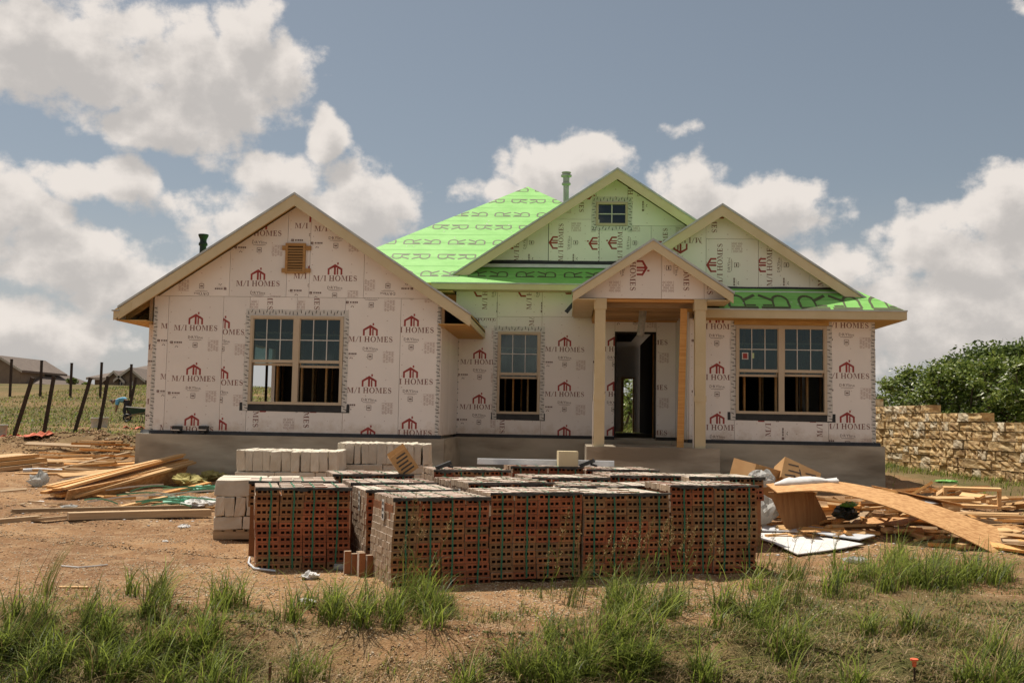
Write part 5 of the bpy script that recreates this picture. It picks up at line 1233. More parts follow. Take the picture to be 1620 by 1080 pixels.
for (x0, x1, z0_, z1_) in ((-.40, .40, .22, .26), (-.40, -.36, 0, .218), (.36, .40, 0, .218), (-.40, .40, -.045, -.002)):
    q = MB(); q.box(x0, x1, -.05, .05, z0_, z1_); q.build('frame_bar', m_pine, t)
crumple('green_bag', 0, 0, .20, .8, 1.0, mat('black_bag', (.02, .02, .02), (.04, .05, .04), .3, scale=7, spec=.5), 'black bag under the arched plywood sheet', 'bag', 51, loc=(3.78, 14.0, .34))
crumple('green_plant_bag', 0, 0, .13, .8, .6, mat('leaf_green_plastic', (.10, .30, .04), (.2, .45, .1), .5, scale=14), 'bright green crumpled wrapper on the black bag', 'wrapper', 52, loc=(3.79, 13.96, .52))
crumple('green_cloth', 1497, 764, .24, .5, .35, mat('lime_plastic', (.22, .5, .10), (.3, .6, .2), .6, scale=6), 'lime green plastic in the grass below the stone wall', 'plastic', 53)
crumple('plastic_scrap', 1352, 888, .13, .8, .6, m_plas, 'clear crumpled plastic in the grass before the white board', 'plastic', 54)

# ------------------------------------------------------------------ stone garden wall
m_rock = mat('rock_face', (.64, .49, .28), (.46, .28, .11), .95, scale=2.2, bump=.8, bscale=5, rnd=.2, c3=(.30, .185, .09), s3=1.5)
m_rockg = mat('rock_face_grey', (.64, .56, .42), (.52, .41, .26), .95, scale=2.2, bump=.8, bscale=5, rnd=.18, c3=(.34, .22, .11), s3=1.5)
P0, P1 = Vector((10.95, 21.6, 0)), Vector((9.55, 33.0, 0)); wd = (P1-P0); WLn = wd.length; wd.normalize(); wn = Vector((-wd.y, wd.x, 0))
if wn.x > 0: wn = -wn
gw = empty('stone_wall', (P0.x, P0.y, .3)); tag(gw, 'garden wall of rough golden stone blocks with a stepped top', 'stone wall'); gwi = Matrix.Translation(gw.location).inverted()
rs_ = random.Random(5); sh = []
def rock_mesh(i):
    import bmesh
    bm = bmesh.new(); bmesh.ops.create_cube(bm, size=1); bmesh.ops.subdivide_edges(bm, edges=bm.edges[:], cuts=2, use_grid_fill=True)
    r = random.Random(100+i)
    for v in bm.verts:
        e = sum(1 for q in v.co if abs(q) > .45); f = v.co.x > .45
        v.co.x += r.uniform(-.06, .07) if f else 0
        if not f: continue
        v.co.y *= r.uniform(.97, 1.02); v.co.z *= r.uniform(.95, 1.02)
    me = bpy.data.meshes.new('stone'); bm.to_mesh(me); bm.free(); me.materials.append(m_rockg if i % 4 == 0 else m_rock); return me
RM = [rock_mesh(i) for i in range(12)]
s1 = (px_at(1545, 660, 26.0)-P0).dot(wd); s2 = (px_at(1472, 650, 28.5)-P0).dot(wd)
CHh = .232; rw_ang = math.atan2(wn.y, wn.x)
nst = 0
for cse in range(12):
    zc = -.10+cse*CHh+.045*cse*0; s = -rs_.uniform(0, .4)
    while s < WLn:
        L = rs_.choice((.30, .36, .42, .52, .66))*rs_.uniform(.9, 1.1); mid = s+L/2; pt = P0+wd*mid; g0 = gz1(pt.x, pt.y)
        topz = 1.66+(.25 if mid > s1 else 0)+(.27 if mid > s2 else 0)+(.2 if mid > WLn*.93 else 0)
        if g0-.12 < zc+CHh*.6 and zc+CHh*.5 < topz+.06:
            o = bpy.data.objects.new('stone', rs_.choice(RM)); col.objects.link(o); o.parent = gw; o.matrix_parent_inverse = gwi
            o.location = (pt.x-wn.x*.0+wn.x*rs_.uniform(-.01, .03), pt.y+wn.y*.02, zc+CHh/2); o.rotation_euler = (rs_.uniform(-.02, .02), 0, rw_ang+rs_.uniform(-.03, .03)); o.scale = (.32, L-.02, CHh-.016); nst += 1
        s += L
q = MB(); 
for (a, b, zt) in ((0, s1, 1.52), (s1, s2, 1.77), (s2, WLn, 2.03)):
    A, B = P0+wd*a-wn*.02, P0+wd*b-wn*.02; q.hexa([(A.x, A.y, -.2), (B.x, B.y, -.2), (B.x-wn.x*.2, B.y-wn.y*.2, -.2), (A.x-wn.x*.2, A.y-wn.y*.2, -.2), (A.x, A.y, zt), (B.x, B.y, zt), (B.x-wn.x*.2, B.y-wn.y*.2, zt), (A.x-wn.x*.2, A.y-wn.y*.2, zt)])
o = q.build('wall_core', mat('wall_joint', (.12, .075, .04), (.18, .11, .06), .95, scale=5), gw); o.matrix_parent_inverse = gwi
# ------------------------------------------------------------------ trees behind the garden wall
def leaf_cloud(name, centers, nleaf, size, mats, seed, parent, probs=None):
    """leaf-sized quads spread through several clumps: centers = [(x, y, z, rx, ry, rz)]"""
    r = np.random.default_rng(seed); C = np.array(centers); wts = C[:, 3]*C[:, 4]*C[:, 5]; wts = wts**.7; wts /= wts.sum()
    idx = r.choice(len(C), nleaf, p=wts); d = r.normal(size=(nleaf, 3)); d /= np.linalg.norm(d, axis=1)[:, None]
    rad = np.minimum(np.abs(r.normal(0, .62, nleaf))+.12*r.random(nleaf), 1.25); p = C[idx, :3] + d*rad[:, None]*C[idx, 3:6]
    a = r.normal(size=(nleaf, 3)); a[:, 2] *= .6; a /= np.linalg.norm(a, axis=1)[:, None]
    b = np.cross(a, r.normal(size=(nleaf, 3))); b /= np.linalg.norm(b, axis=1)[:, None]
    s = size*r.uniform(.6, 1.3, nleaf)[:, None]
    v = np.stack([p-a*s, p+b*s*.45, p+a*s, p-b*s*.45], 1).reshape(-1, 3); f = np.arange(nleaf*4).reshape(-1, 4)
    me = bpy.data.meshes.new(name); me.vertices.add(len(v)); me.vertices.foreach_set('co', v.ravel()); me.loops.add(f.size); me.loops.foreach_set('vertex_index', f.ravel().astype(np.int32))
    me.polygons.add(len(f)); me.polygons.foreach_set('loop_start', np.arange(0, f.size, 4)); 
    for m in mats: me.materials.append(m)
    me.polygons.foreach_set('material_index', r.choice(len(mats), nleaf, p=probs).astype(np.int32)); me.update()
    return link(name, me, parent)
m_leaf = [mat('leaf_green', (.15, .20, .035), (.19, .25, .05), .55, scale=1.2, trans=.3), mat('leaf_dark', (.065, .10, .022), (.09, .13, .03), .6, scale=1.2, trans=.25), mat('leaf_yellow', (.26, .29, .07), (.21, .25, .05), .55, scale=1.2, trans=.3), mat('white_flower', (.55, .55, .45), rough=.7)]
m_bark = mat('bark', (.13, .095, .065), (.08, .06, .04), .95, scale=6, bump=.5)
def tree(x, y, h, w, label, seed, n=5200, leaf=.085, stems=3, low=.28, mats=None, probs=(.47, .3, .18, .05), name='tree', group=None, clumps=15):
    r = random.Random(seed); z = gz1(x, y)-.03; t = empty(name, (x, y, z)); tag(t, label, 'tree', group)
    mb = MB(); tips = []
    for k in range(stems):
        a = 2*math.pi*k/stems+r.uniform(-.5, .5); path = [(r.uniform(-.06, .06), r.uniform(-.06, .06), 0)]; rad = [h*.022]
        for j in range(1, 6): f = j/5; path.append((math.cos(a)*w*.45*f**1.5+r.uniform(-.04, .04), math.sin(a)*w*.45*f**1.5+r.uniform(-.04, .04), h*.82*f)); rad.append(h*.022*(1-.8*f))
        mb.tube(path, rad, 7)
        for j in (2, 3, 4):
            b = path[j]; a2 = a+r.uniform(-1.3, 1.3); e = (b[0]+math.cos(a2)*w*.3, b[1]+math.sin(a2)*w*.3, b[2]+h*.16); mb.tube([b, ((b[0]+e[0])/2, (b[1]+e[1])/2, (b[2]+e[2])/2+.04), e], [rad[j]*.6, rad[j]*.4, rad[j]*.15], 5)
    mb.build('trunk', m_bark, t, smooth=True)
    cs = []
    for k in range(clumps):
        a = r.uniform(0, 2*math.pi); q = r.random()**.5; zz = low+(1-low)*r.random()
        wz = math.sin(math.pi*min(1, (zz-low)/(1-low)*.8+.2))
        s = r.uniform(.17, .33)*w
        sz_ = s*r.uniform(.6, .95); cs.append((math.cos(a)*w*.62*q*wz, math.sin(a)*w*.62*q*wz, min(h*zz, h-sz_*.95), s, s, sz_))
    leaf_cloud('crown', cs, n, leaf, mats or m_leaf, seed, t, probs); return t
TR = [(1402, 34.2, 595, 2.0, 'low flowering tree nearest the right house corner above the wall'), (1440, 35.5, 578, 2.3, 'second flowering tree from the house above the stone wall'), (1483, 35.0, 572, 2.4, 'flowering tree above the first step of the stone wall'),
      (1528, 34.0, 566, 2.3, 'flowering tree above the second step of the stone wall'), (1572, 33.0, 560, 2.5, 'broad flowering tree right of the wall steps'), (1618, 32.0, 560, 2.5, 'flowering tree at the right edge above the wall'), (1668, 31.0, 562, 2.6, 'flowering tree cut by the right edge of the view')]
for i, (px, Y, py, w, lab) in enumerate(TR):
    x, zt = at(px, py, Y); tree(x, Y, zt-gz1(x, Y), w*.74, lab, 60+i, name='flowering_tree', group='flowering trees behind the wall', low=.30, n=4300, leaf=.075, clumps=22, probs=(.45, .22, .26, .07))
for i, (px, Y, py, w, lab) in enumerate([(1505, 62, 566, 5, 'dark dense tree at the left end of the far hill'), (1560, 66, 545, 6.5, 'tallest dark dense tree on the far hill'), (1612, 64, 541, 6, 'dark dense tree on the far hill near the right edge'), (1670, 66, 548, 6.5, 'dark dense tree on the far hill cut by the right edge')]):
    x, zt = at(px, py, Y); tree(x, Y, zt-gz1(x, Y), w*.72, lab, 80+i, n=9000, leaf=.16, probs=(.25, .75, 0, 0), name='oak_tree', group='dark trees on the far hill', low=.12, clumps=26)
# low shrubs along the foot of the trees
for i in range(5):
    px = 1490+i*38; x, z = at(px, 640, 34.5-i*.6); tree(x, 34.0-i*.6, 1.7, 1.25, ('leftmost', 'second', 'middle', 'fourth', 'rightmost')[i]+' dark shrub directly behind the lower stone wall', 95+i, n=2600, leaf=.07, probs=(.4, .55, .05, 0), name='shrub', group='shrubs behind the wall', low=.1, stems=4)
for i, (px, Y, h_, lab) in enumerate(((988, 44, 2.7, 'leafy bush seen through the open doorway'), (1003, 47, 2.3, 'second bush seen through the doorway, behind the first'))):
    x, z = at(px, 640, Y); tree(x, Y, h_, 1.6, lab, 140+i, n=2600, leaf=.09, probs=(.4, .25, .3, .05), name='bush', low=.05, clumps=14)
# ------------------------------------------------------------------ left: posts, worker, buckets, barrow, far houses
m_post = mat('dark_post', (.035, .022, .016), (.06, .035, .025), .8, scale=6)
def post(base, top, label, group, w=.10):
    b, t_ = Vector(base), Vector(top); mb = MB(); d = (t_-b)
    mb.board((0, 0, -.25), d, w, w); mb.board(d, d*1.02, w*1.12, w*1.12); o = mb.build('fence_post', m_post); o.location = b; tag(o, label, 'post', group)
lean_l = ['leaning dark fence post nearest the left edge', 'second leaning dark fence post from the left', 'third leaning dark fence post from the left', 'leaning dark fence post in front of the white buckets', 'leaning dark fence post beside the bent worker']
for i, (bx, by, tx, ty, Yg) in enumerate(((18, 690, 51, 599, 33), (67, 686, 85, 597, 34), (115, 680, 143, 599, 36), (155, 671, 171, 597, 38), (200, 655, 215, 598, 46))):
    x, z = at(bx, by, Yg); b = Vector((x, Yg, gz1(x, Yg))); xt, zt = at(tx, ty, Yg); post(b, (xt, Yg, zt), lean_l[i], 'leaning fence posts')
up_l = ['upright far fence post nearest the left edge', 'second upright far fence post from the left', 'third upright far fence post from the left', 'fourth upright far fence post, before the far gabled house', 'upright far fence post closest to the house under construction']
for i, (bx, by, tx, ty) in enumerate(((16, 619, 18.5, 569), (64, 620, 66, 571), (111.5, 623, 113.5, 575), (158.5, 624, 161, 574), (206, 626, 208, 577))):
    Yg = 61.; x, z = at(bx, by, Yg); xt, zt = at(tx, ty, Yg); post((x, Yg, gz1(x, Yg)), (xt, Yg, zt), up_l[i], 'upright fence posts', .12)
m_bucket = mat('white_bucket', (.62, .6, .56), (.52, .5, .47), .5, scale=6)
for i, (px, py, Y, lab) in enumerate(((150, 668, 40, 'white bucket left of the leaning post on the slope'), (165, 667, 40.3, 'white bucket right of the leaning post on the slope'), (3, 686, 33.5, 'white bucket at the left edge of the slope'))):
    x, z = at(px, py, Y); z = gz1(x, Y); o = lathe([(.13, 0), (.155, .34), (.165, .34), (.165, .38), (.145, .38)], 0, 0, 14).build('bucket', m_bucket, smooth=True); o.location = (x, Y, z-.01); s = 1.0 if i < 2 else 1.1; o.scale = (s, s, s*1.1); tag(o, lab, 'bucket')
    q = MB(); q.tube([(-.16, 0, .33), (-.13, -.1, .22), (0, -.16, .17), (.13, -.1, .22), (.16, 0, .33)], .005, 5); q.build('bail_handle', m_galv, o)
# orange silt netting on the ground
m_net = mat('orange_net', (.55, .12, .05), (.42, .10, .05), .7, scale=9)
A = gpt(0, 699); mb = MB(); rows = []
for i in range(30):
    px = -10+i*3.2; g = gpt(px, 697-.12*i); rows.append([(g.x, g.y-.25, g.z+.02), (g.x, g.y, g.z+.10+.04*math.sin(i*1.7)), (g.x, g.y+.3, g.z+.03)])
mb.grid(rows); tag(mb.build('orange_netting', m_net, recenter=True), 'strip of orange netting on the ground below the leaning posts', 'netting')
g = gpt(212, 679); mb = MB(); rows = [[(g.x-.5+.2*i, g.y+.2*j, g.z+.05+.08*math.sin(i*2+j)) for j in range(4)] for i in range(7)]; mb.grid(rows); tag(mb.build('orange_netting', m_net, recenter=True), 'bunched orange netting beside the house corner', 'netting')
# bent worker, body grown from a skeleton
def skin(name, joints, edges, radii, m, parent=None, loc=(0, 0, 0), rz=0, sub=2):
    me = bpy.data.meshes.new(name); me.from_pydata(joints, edges, []); o = link(name, me, parent, loc, (0, 0, rz)); me.materials.append(m)
    md = o.modifiers.new('skin', 'SKIN'); lay = me.skin_vertices[0] if me.skin_vertices else None
    if lay is None:
        bpy.context.view_layer.objects.active = o
        try: bpy.ops.mesh.customdata_skin_add()
        except Exception: pass
        lay = me.skin_vertices[0]
    for i, q in enumerate(radii): lay.data[i].radius = (q, q) if isinstance(q, float) else q
    lay.data[0].use_root = True
    s = o.modifiers.new('sub', 'SUBSURF'); s.levels = sub; s.render_levels = sub
    return o
Yw = 47.; x, z = at(197, 665, Yw); zw = gz1(x, Yw)
m_skin = mat('skin', (.33, .19, .12), rough=.6); m_shirt = mat('blue_shirt', (.16, .42, .62), (.22, .5, .7), .8, scale=6); m_jean = mat('dark_trousers', (.035, .03, .035), (.05, .045, .05), .85, scale=6); m_hair = mat('dark_hair', (.02, .015, .012), rough=.7)
# faces left, bent at the hip: pelvis, chest, neck, head, arms hanging, legs
J = [(.10, 0, .88), (-.10, 0, .98), (-.32, 0, 1.0), (-.46, 0, .95), (-.56, 0, .86), (-.62, 0, .78),
     (-.34, -.17, .93), (-.36, -.20, .68), (-.38, -.16, .44), (-.39, -.14, .35), (-.34, .17, .93), (-.38, .20, .68), (-.42, .15, .44), (-.43, .13, .35),
     (.10, -.11, .82), (-.02, -.13, .46), (.10, -.13, .10), (-.04, -.14, .04), (.10, .11, .82), (.12, .13, .46), (.30, .13, .10), (.17, .14, .04)]
E_ = [(0, 1), (1, 2), (2, 3), (3, 4), (4, 5), (2, 6), (6, 7), (7, 8), (8, 9), (2, 10), (10, 11), (11, 12), (12, 13), (0, 14), (14, 15), (15, 16), (16, 17), (0, 18), (18, 19), (19, 20), (20, 21)]
Rr = [.13, .13, .14, .055, .10, .085, .065, .045, .035, .038, .065, .045, .035, .038, .09, .062, .045, .04, .09, .062, .045, .04]
man = empty('person', (x, Yw, zw), .25); tag(man, 'worker in a light blue shirt and dark trousers bending over on the slope', 'person')
skin('body', J, E_, [float(r_) for r_ in Rr], m_skin, man)
sj = [0, 1, 2, 6, 7, 10, 11]; mp = {v: i for i, v in enumerate(sj)}; skin('shirt', [J[i] if i else (.06, 0, .90) for i in sj], [(mp[a], mp[b]) for a, b in ((0, 1), (1, 2), (2, 6), (6, 7), (2, 10), (10, 11))], [.15, .165, .165, .085, .065, .085, .065], m_shirt, man)
tj = [0, 14, 15, 16, 18, 19, 20]; mp = {v: i for i, v in enumerate(tj)}; skin('trousers', [J[i] for i in tj], [(mp[a], mp[b]) for a, b in ((0, 14), (14, 15), (15, 16), (0, 18), (18, 19), (19, 20))], [.155, .115, .082, .07, .115, .082, .07], m_jean, man)
q = MB(); rows = [[(-.60+.105*math.sin(p_)*math.cos(a_)-.03, .105*math.sin(p_)*math.sin(a_), .86+.11*math.cos(p_)) for a_ in [2*math.pi*j/10 for j in range(10)]] for p_ in [.01, .5, 1.0, 1.4]]; q.grid(rows, 0, True); q.build('hair', m_hair, man, smooth=True)
# wheelbarrow
Yb = 45.5; x, z = at(219, 664, Yb); zb_ = gz1(x, Yb); wb = empty('wheelbarrow', (x, Yb, zb_), .1); tag(wb, 'dark green wheelbarrow beside the bending worker', 'wheelbarrow')
m_wb = mat('dark_green_paint', (.02, .055, .045), (.03, .07, .055), .45, scale=5); q = MB()
bt = [(-.25, -.2, .34), (.25, -.2, .34), (.25, .2, .34), (-.25, .2, .34)]; tp = [(-.48, -.34, .68), (.42, -.34, .62), (.42, .34, .62), (-.48, .34, .68)]
q.poly(bt[::-1]); 
for i in range(4): j = (i+1) % 4; q.poly([bt[i], bt[j], tp[j], tp[i]])
tray = q.build('tray', m_wb, wb); q = MB(); q.tube([*tp, tp[0]], .022, 6); q.build('rim', m_bucket, tray)
q = MB(); q.tube([(-.5, -.0, .17+.16*math.sin(0)), (-.5, 0, .17)], .01, 4) if False else None; ring_ = [( -.52+.16*math.cos(a_), 0, .17+.16*math.sin(a_)) for a_ in [2*math.pi*k/14 for k in range(15)]]; q.tube(ring_, .045, 6, cap=False); q.build('wheel', m_black, wb, smooth=True)
for s in (-.2, .2):
    q = MB(); q.tube([(-.52, s*.4, .17), (-.2, s, .32), (.85, s*1.3, .55)], .02, 6); q.build('handle', m_pine2, wb); q = MB(); q.tube([(.2, s, .36), (.28, s, 0)], .015, 6); q.build('leg', m_black, wb)
# far houses on the crest
m_wallh = mat('far_house_wall', (.20, .15, .11), (.24, .18, .13), .9, scale=2); m_roofh = mat('far_house_roof', (.17, .135, .11), (.13, .10, .085), .9, scale=3); m_trimh = mat('far_house_trim', (.42, .38, .33), rough=.8)
def far_house(label, Y, wl, wr, wy, ridge, eavepts, gables=(), windows=(), hip=True):
    xl, xr = at(wl, 600, Y)[0], at(wr, 600, Y)[0]; ze = at((wl+wr)/2, wy, Y)[1]; zr = at((wl+wr)/2, ridge, Y)[1]; g0 = gz1((xl+xr)/2, Y)-1.2
    t = empty('far_house', ((xl+xr)/2, Y, g0)); tag(t, label, 'house', 'finished houses on the crest'); cx = (xl+xr)/2; hw = (xr-xl)/2; dep = 11
    q = MB(); q.box(-hw, hw, 0, dep, 0, ze-g0); q.build('wall', m_wallh, t)
    q = MB(); e = .5; rl_ = hw*.35 if hip else hw+e; zz = ze-g0; zt = zr-g0
    a, b, c_, d = (-hw-e, -e, zz), (hw+e, -e, zz), (hw+e, dep+e, zz), (-hw-e, dep+e, zz); r1, r2 = (-rl_, dep/2, zt), (rl_, dep/2, zt)
    q.poly([a, b, r2, r1]); q.poly([c_, d, r1, r2]); q.poly([b, c_, r2]); q.poly([d, a, r1]); q.poly([d, c_, b, a]); q.build('roof', m_roofh, t)
    q = MB(); q.box(-hw-e, hw+e, -e-.04, -e+.02, zz-.2, zz-.01); q.build('fascia', m_trimh, t)
    for (gl, gr, gp, gb) in gables:
        x0, x1 = at(gl, gb, Y-1.5)[0]-cx, at(gr, gb, Y-1.5)[0]-cx; zb2, zp = at((gl+gr)/2, gb, Y-1.5)[1]-g0, at((gl+gr)/2, gp, Y-1.5)[1]-g0; xm = (x0+x1)/2
        q = MB(); q.prism([(x0+.3, -1.5, 0), (x1-.3, -1.5, 0), (x1-.3, -1.5, zb2), (xm, -1.5, zp-.15), (x0+.3, -1.5, zb2)], (0, 4, 0)); w_ = q.build('wall', m_wallh, t)
        q = MB(); q.prism([(x0, -1.8, zb2-.05), (xm, -1.8, zp), (xm, 6, zp), (x0, 6, zb2-.05)], (0, 0, -.18)); q.prism([(xm, -1.8, zp), (x1, -1.8, zb2-.05), (x1, 6, zb2-.05), (xm, 6, zp)], (0, 0, -.18)); q.build('gable_roof', m_roofh, t)
        q = MB(); q.prism([(x0, -1.83, zb2-.05), (xm, -1.83, zp), (xm, -1.83, zp-.22), (x0, -1.83, zb2-.27)], (0, .02, 0)); q.prism([(xm, -1.83, zp), (x1, -1.83, zb2-.05), (x1, -1.83, zb2-.27), (xm, -1.83, zp-.22)], (0, .02, 0)); q.build('rake_trim', m_trimh, t)
    for (a_, b_, c2, d2, yo) in windows:
        x0, x1 = at(a_, c2, Y+yo)[0]-cx, at(b_, c2, Y+yo)[0]-cx; z1_, z0_ = at((a_+b_)/2, c2, Y+yo)[1]-g0, at((a_+b_)/2, d2, Y+yo)[1]-g0
        q = MB(); q.box(x0, x1, yo-.05, yo-.005, z0_, z1_); f = q.build('window', m_trimh, t); q = MB(); q.box(x0+.1, x1-.1, yo-.06, yo-.051, z0_+.1, z1_-.1); q.build('pane', m_black, f)
far_house('brown far house with a long hip roof at the left edge', 85., -95, 62, 606, 572, None, gables=((-40, 38, 562, 584),), windows=((-20, -8, 590, 605, -1.5),))
far_house('brown far house with two front gables left of the building site', 82., 150, 262, 598, 573, None, gables=((163, 200, 586, 602), (182, 232, 581, 600)), windows=((163, 169, 601, 611, 0), (190, 196, 603, 612, -1.5), (205, 211, 603, 612, -1.5)))
# small young tree on the crest
x, zt = at(116, 597, 80.); tree(x, 80., zt-gz1(x, 80.), 1.0, 'small dark young tree on the crest between the far houses', 120, n=500, leaf=.13, probs=(.3, .7, 0, 0), name='young_tree', stems=2, low=.2, clumps=7)
x, zt = at(135, 605, 80.); tree(x, 80., zt-gz1(x, 80.), .8, 'low bush on the crest left of the two gabled house', 121, n=400, leaf=.13, probs=(.5, .5, 0, 0), name='bush', stems=2, low=.1, clumps=6)

# ------------------------------------------------------------------ grass
m_g = [mat('grass_green', (.15, .19, .036), (.115, .15, .028), .5, scale=3, trans=.5, spec=.2), mat('grass_bright', (.29, .34, .06), (.23, .29, .045), .5, scale=3, trans=.5, spec=.2), mat('grass_dry', (.33, .25, .11), (.26, .19, .08), .8, scale=3, trans=.2), mat('grass_deep', (.075, .09, .024), (.055, .07, .019), .55, scale=3, trans=.25)]
def blades(name, base, hgt, wid, lean, mats, probs, seed, label, seg_n=3, droop=.5, wind=(.25, .1)):
    r = np.random.default_rng(seed); n = len(base); th = r.uniform(0, 2*np.pi, n)
    dirx, diry = np.cos(th), np.sin(th); ln = lean*r.uniform(.2, 1.3, n); V = np.zeros((n, 2*seg_n+1, 3)); wv = np.stack([-diry, dirx, np.zeros(n)], 1)
    # widths face the side
    for k in range(seg_n+1):
        t = k/seg_n; off = ln*hgt*(t**1.8); up = hgt*(t - droop*ln*t**2.5)
        c = base + np.stack([dirx*off+wind[0]*hgt*t**1.6, diry*off+wind[1]*hgt*t**1.6, up], 1)
        w = wid*(1-t*.85)
        if k < seg_n: V[:, 2*k] = c-wv*w[:, None]/2; V[:, 2*k+1] = c+wv*w[:, None]/2
        else: V[:, 2*k] = c
    base_i = np.arange(n)[:, None]*(2*seg_n+1); quads = []
    for k in range(seg_n-1): quads.append(base_i+np.array([[2*k, 2*k+1, 2*k+3, 2*k+2]]))
    Q = np.concatenate(quads, 1).reshape(-1, 4); Tt = (base_i+np.array([[2*seg_n-2, 2*seg_n-1, 2*seg_n]])).reshape(-1, 3)
    me = bpy.data.meshes.new(name); v = V.reshape(-1, 3); me.vertices.add(len(v)); me.vertices.foreach_set('co', v.ravel())
    li = np.concatenate([Q.ravel(), Tt.ravel()]).astype(np.int32); me.loops.add(len(li)); me.loops.foreach_set('vertex_index', li)
    ls = np.concatenate([np.arange(len(Q))*4, len(Q)*4+np.arange(len(Tt))*3]).astype(np.int32); me.polygons.add(len(ls)); me.polygons.foreach_set('loop_start', ls)
    for m in mats: me.materials.append(m)
    mi = r.choice(len(mats), n, p=probs); mm = np.concatenate([np.repeat(mi, seg_n-1), mi]).astype(np.int32); me.polygons.foreach_set('material_index', mm); me.polygons.foreach_set('use_smooth', np.ones(len(ls), bool)); me.update()
    o = link(name, me); tag(o, label, 'grass', kind='stuff'); return o
rg = np.random.default_rng(3)
def px_scatter(regions):
    P = []
    for (x0, y0, x1, y1, n) in regions:
        P.append(np.stack([rg.uniform(x0, x1, n), y0+(y1-y0)*rg.random(n)], 1))
    P = np.concatenate(P); return gnd(P[:, 0], P[:, 1])
def px_clumps(cl):
    P = []
    for (x, y, n, sx, sy) in cl:
        k = max(1, n//45); cx_, cy_ = rg.normal(x, sx, k), rg.normal(y, sy, k); n = int(n*1.35); i = rg.integers(0, k, n); P.append(np.stack([cx_[i]+rg.normal(0, 9, n), cy_[i]+rg.normal(0, 3, n)], 1))
    P = np.concatenate(P); P[:, 1] = np.clip(P[:, 1], 880, 1135); return gnd(P[:, 0], P[:, 1])
# short cover: patchy, only where the verge carries grass
b = px_scatter([(-120, 965, 1740, 1135, 62000), (850, 975, 1740, 1135, 12000), (1150, 900, 1740, 1000, 7000), (-100, 930, 420, 990, 2500), (1180, 890, 1740, 960, 9000), (820, 930, 1200, 970, 3500), (420, 945, 720, 985, 6500)])
n1 = fbm(b[:, 0]*1.9, b[:, 1]*1.9, 31, 3); keep = rg.random(len(b)) < np.clip(.27+n1*1.3, .02, 1)
bank = (np.abs(b[:, 0]+.75+.3*fbm(b[:, 1]*2, b[:, 0]*2, 36, 2)) < 1.25) & (b[:, 1] < 8.35+.12*n1); keep &= ~bank | (rg.random(len(b)) < .14)
b = b[keep]; blades('short_grass', b, rg.uniform(.02, .10, len(b))*(1+.5*fbm(b[:, 0]*1.3, b[:, 1]*1.3, 33, 2)), rg.uniform(.005, .011, len(b)), np.full(len(b), 1.15), m_g, (.30, .12, .32, .26), 1, 'short patchy grass on the verge in the foreground')
b = px_scatter([(1000, 955, 1740, 1135, 30000), (-120, 975, 480, 1135, 9000), (760, 1000, 1050, 1135, 6000)]); n2_ = fbm(b[:, 0]*2.6, b[:, 1]*2.6, 35, 3); b = b[rg.random(len(b)) < np.clip(.6+n2_*.9, .08, 1)]
blades('ground_cover', b, rg.uniform(.012, .05, len(b)), rg.uniform(.008, .018, len(b)), np.full(len(b), 1.6), m_g, (.22, .07, .37, .34), 21, 'low creeping ground cover in the foreground', seg_n=2)
# dead straw lying on the bank
b = px_scatter([(380, 985, 900, 1100, 1300), (900, 990, 1700, 1120, 4200), (100, 1000, 500, 1100, 1500)]); blades('dry_grass', b, rg.uniform(.06, .2, len(b)), rg.uniform(.003, .006, len(b)), np.full(len(b), 1.9), [m_g[2], m_pine2], (.6, .4), 2, 'dead dry grass on the foreground bank', droop=.55)
# tall tufts
cl = [(60, 1070, 420, 60, 22), (180, 1060, 480, 60, 28), (300, 1070, 430, 45, 22), (20, 1010, 240, 40, 22), (120, 1010, 260, 50, 22), (230, 1030, 260, 50, 20), (350, 1020, 150, 30, 22), (600, 975, 430, 48, 10), (650, 958, 240, 22, 9), (530, 968, 190, 45, 9), (430, 965, 140, 40, 8), (350, 965, 100, 30, 7), (230, 945, 90, 14, 5), (255, 962, 50, 14, 4),
      (930, 1070, 430, 60, 18), (860, 1062, 300, 45, 18), (1000, 1050, 300, 50, 18), (1000, 965, 340, 22, 13), (1020, 985, 260, 28, 12), (960, 1000, 220, 40, 14), (830, 1010, 160, 40, 18), (1160, 975, 240, 24, 12), (1190, 950, 180, 22, 12), (1290, 925, 140, 40, 14), (1440, 915, 620, 55, 15), (1390, 925, 340, 35, 13), (1520, 925, 380, 50, 12), (1480, 900, 260, 40, 9), (1580, 930, 200, 35, 10),
      (1590, 1040, 240, 22, 18), (1560, 1075, 200, 30, 12), (1240, 1020, 150, 30, 15), (1330, 1050, 140, 40, 14), (1100, 1080, 130, 40, 12), (1480, 1010, 130, 50, 14), (700, 1090, 140, 60, 10), (520, 1075, 90, 30, 8)]
b = px_clumps(cl); hh = rg.uniform(.08, .40, len(b))*np.where(rg.random(len(b)) < .22, 1.55, 1.0); blades('tall_grass', b, hh, rg.uniform(.007, .015, len(b)), np.full(len(b), 1.05), m_g, (.40, .38, .07, .15), 3, 'tall tufts of green grass on the verge', seg_n=5, droop=.42, wind=(.10, .02))
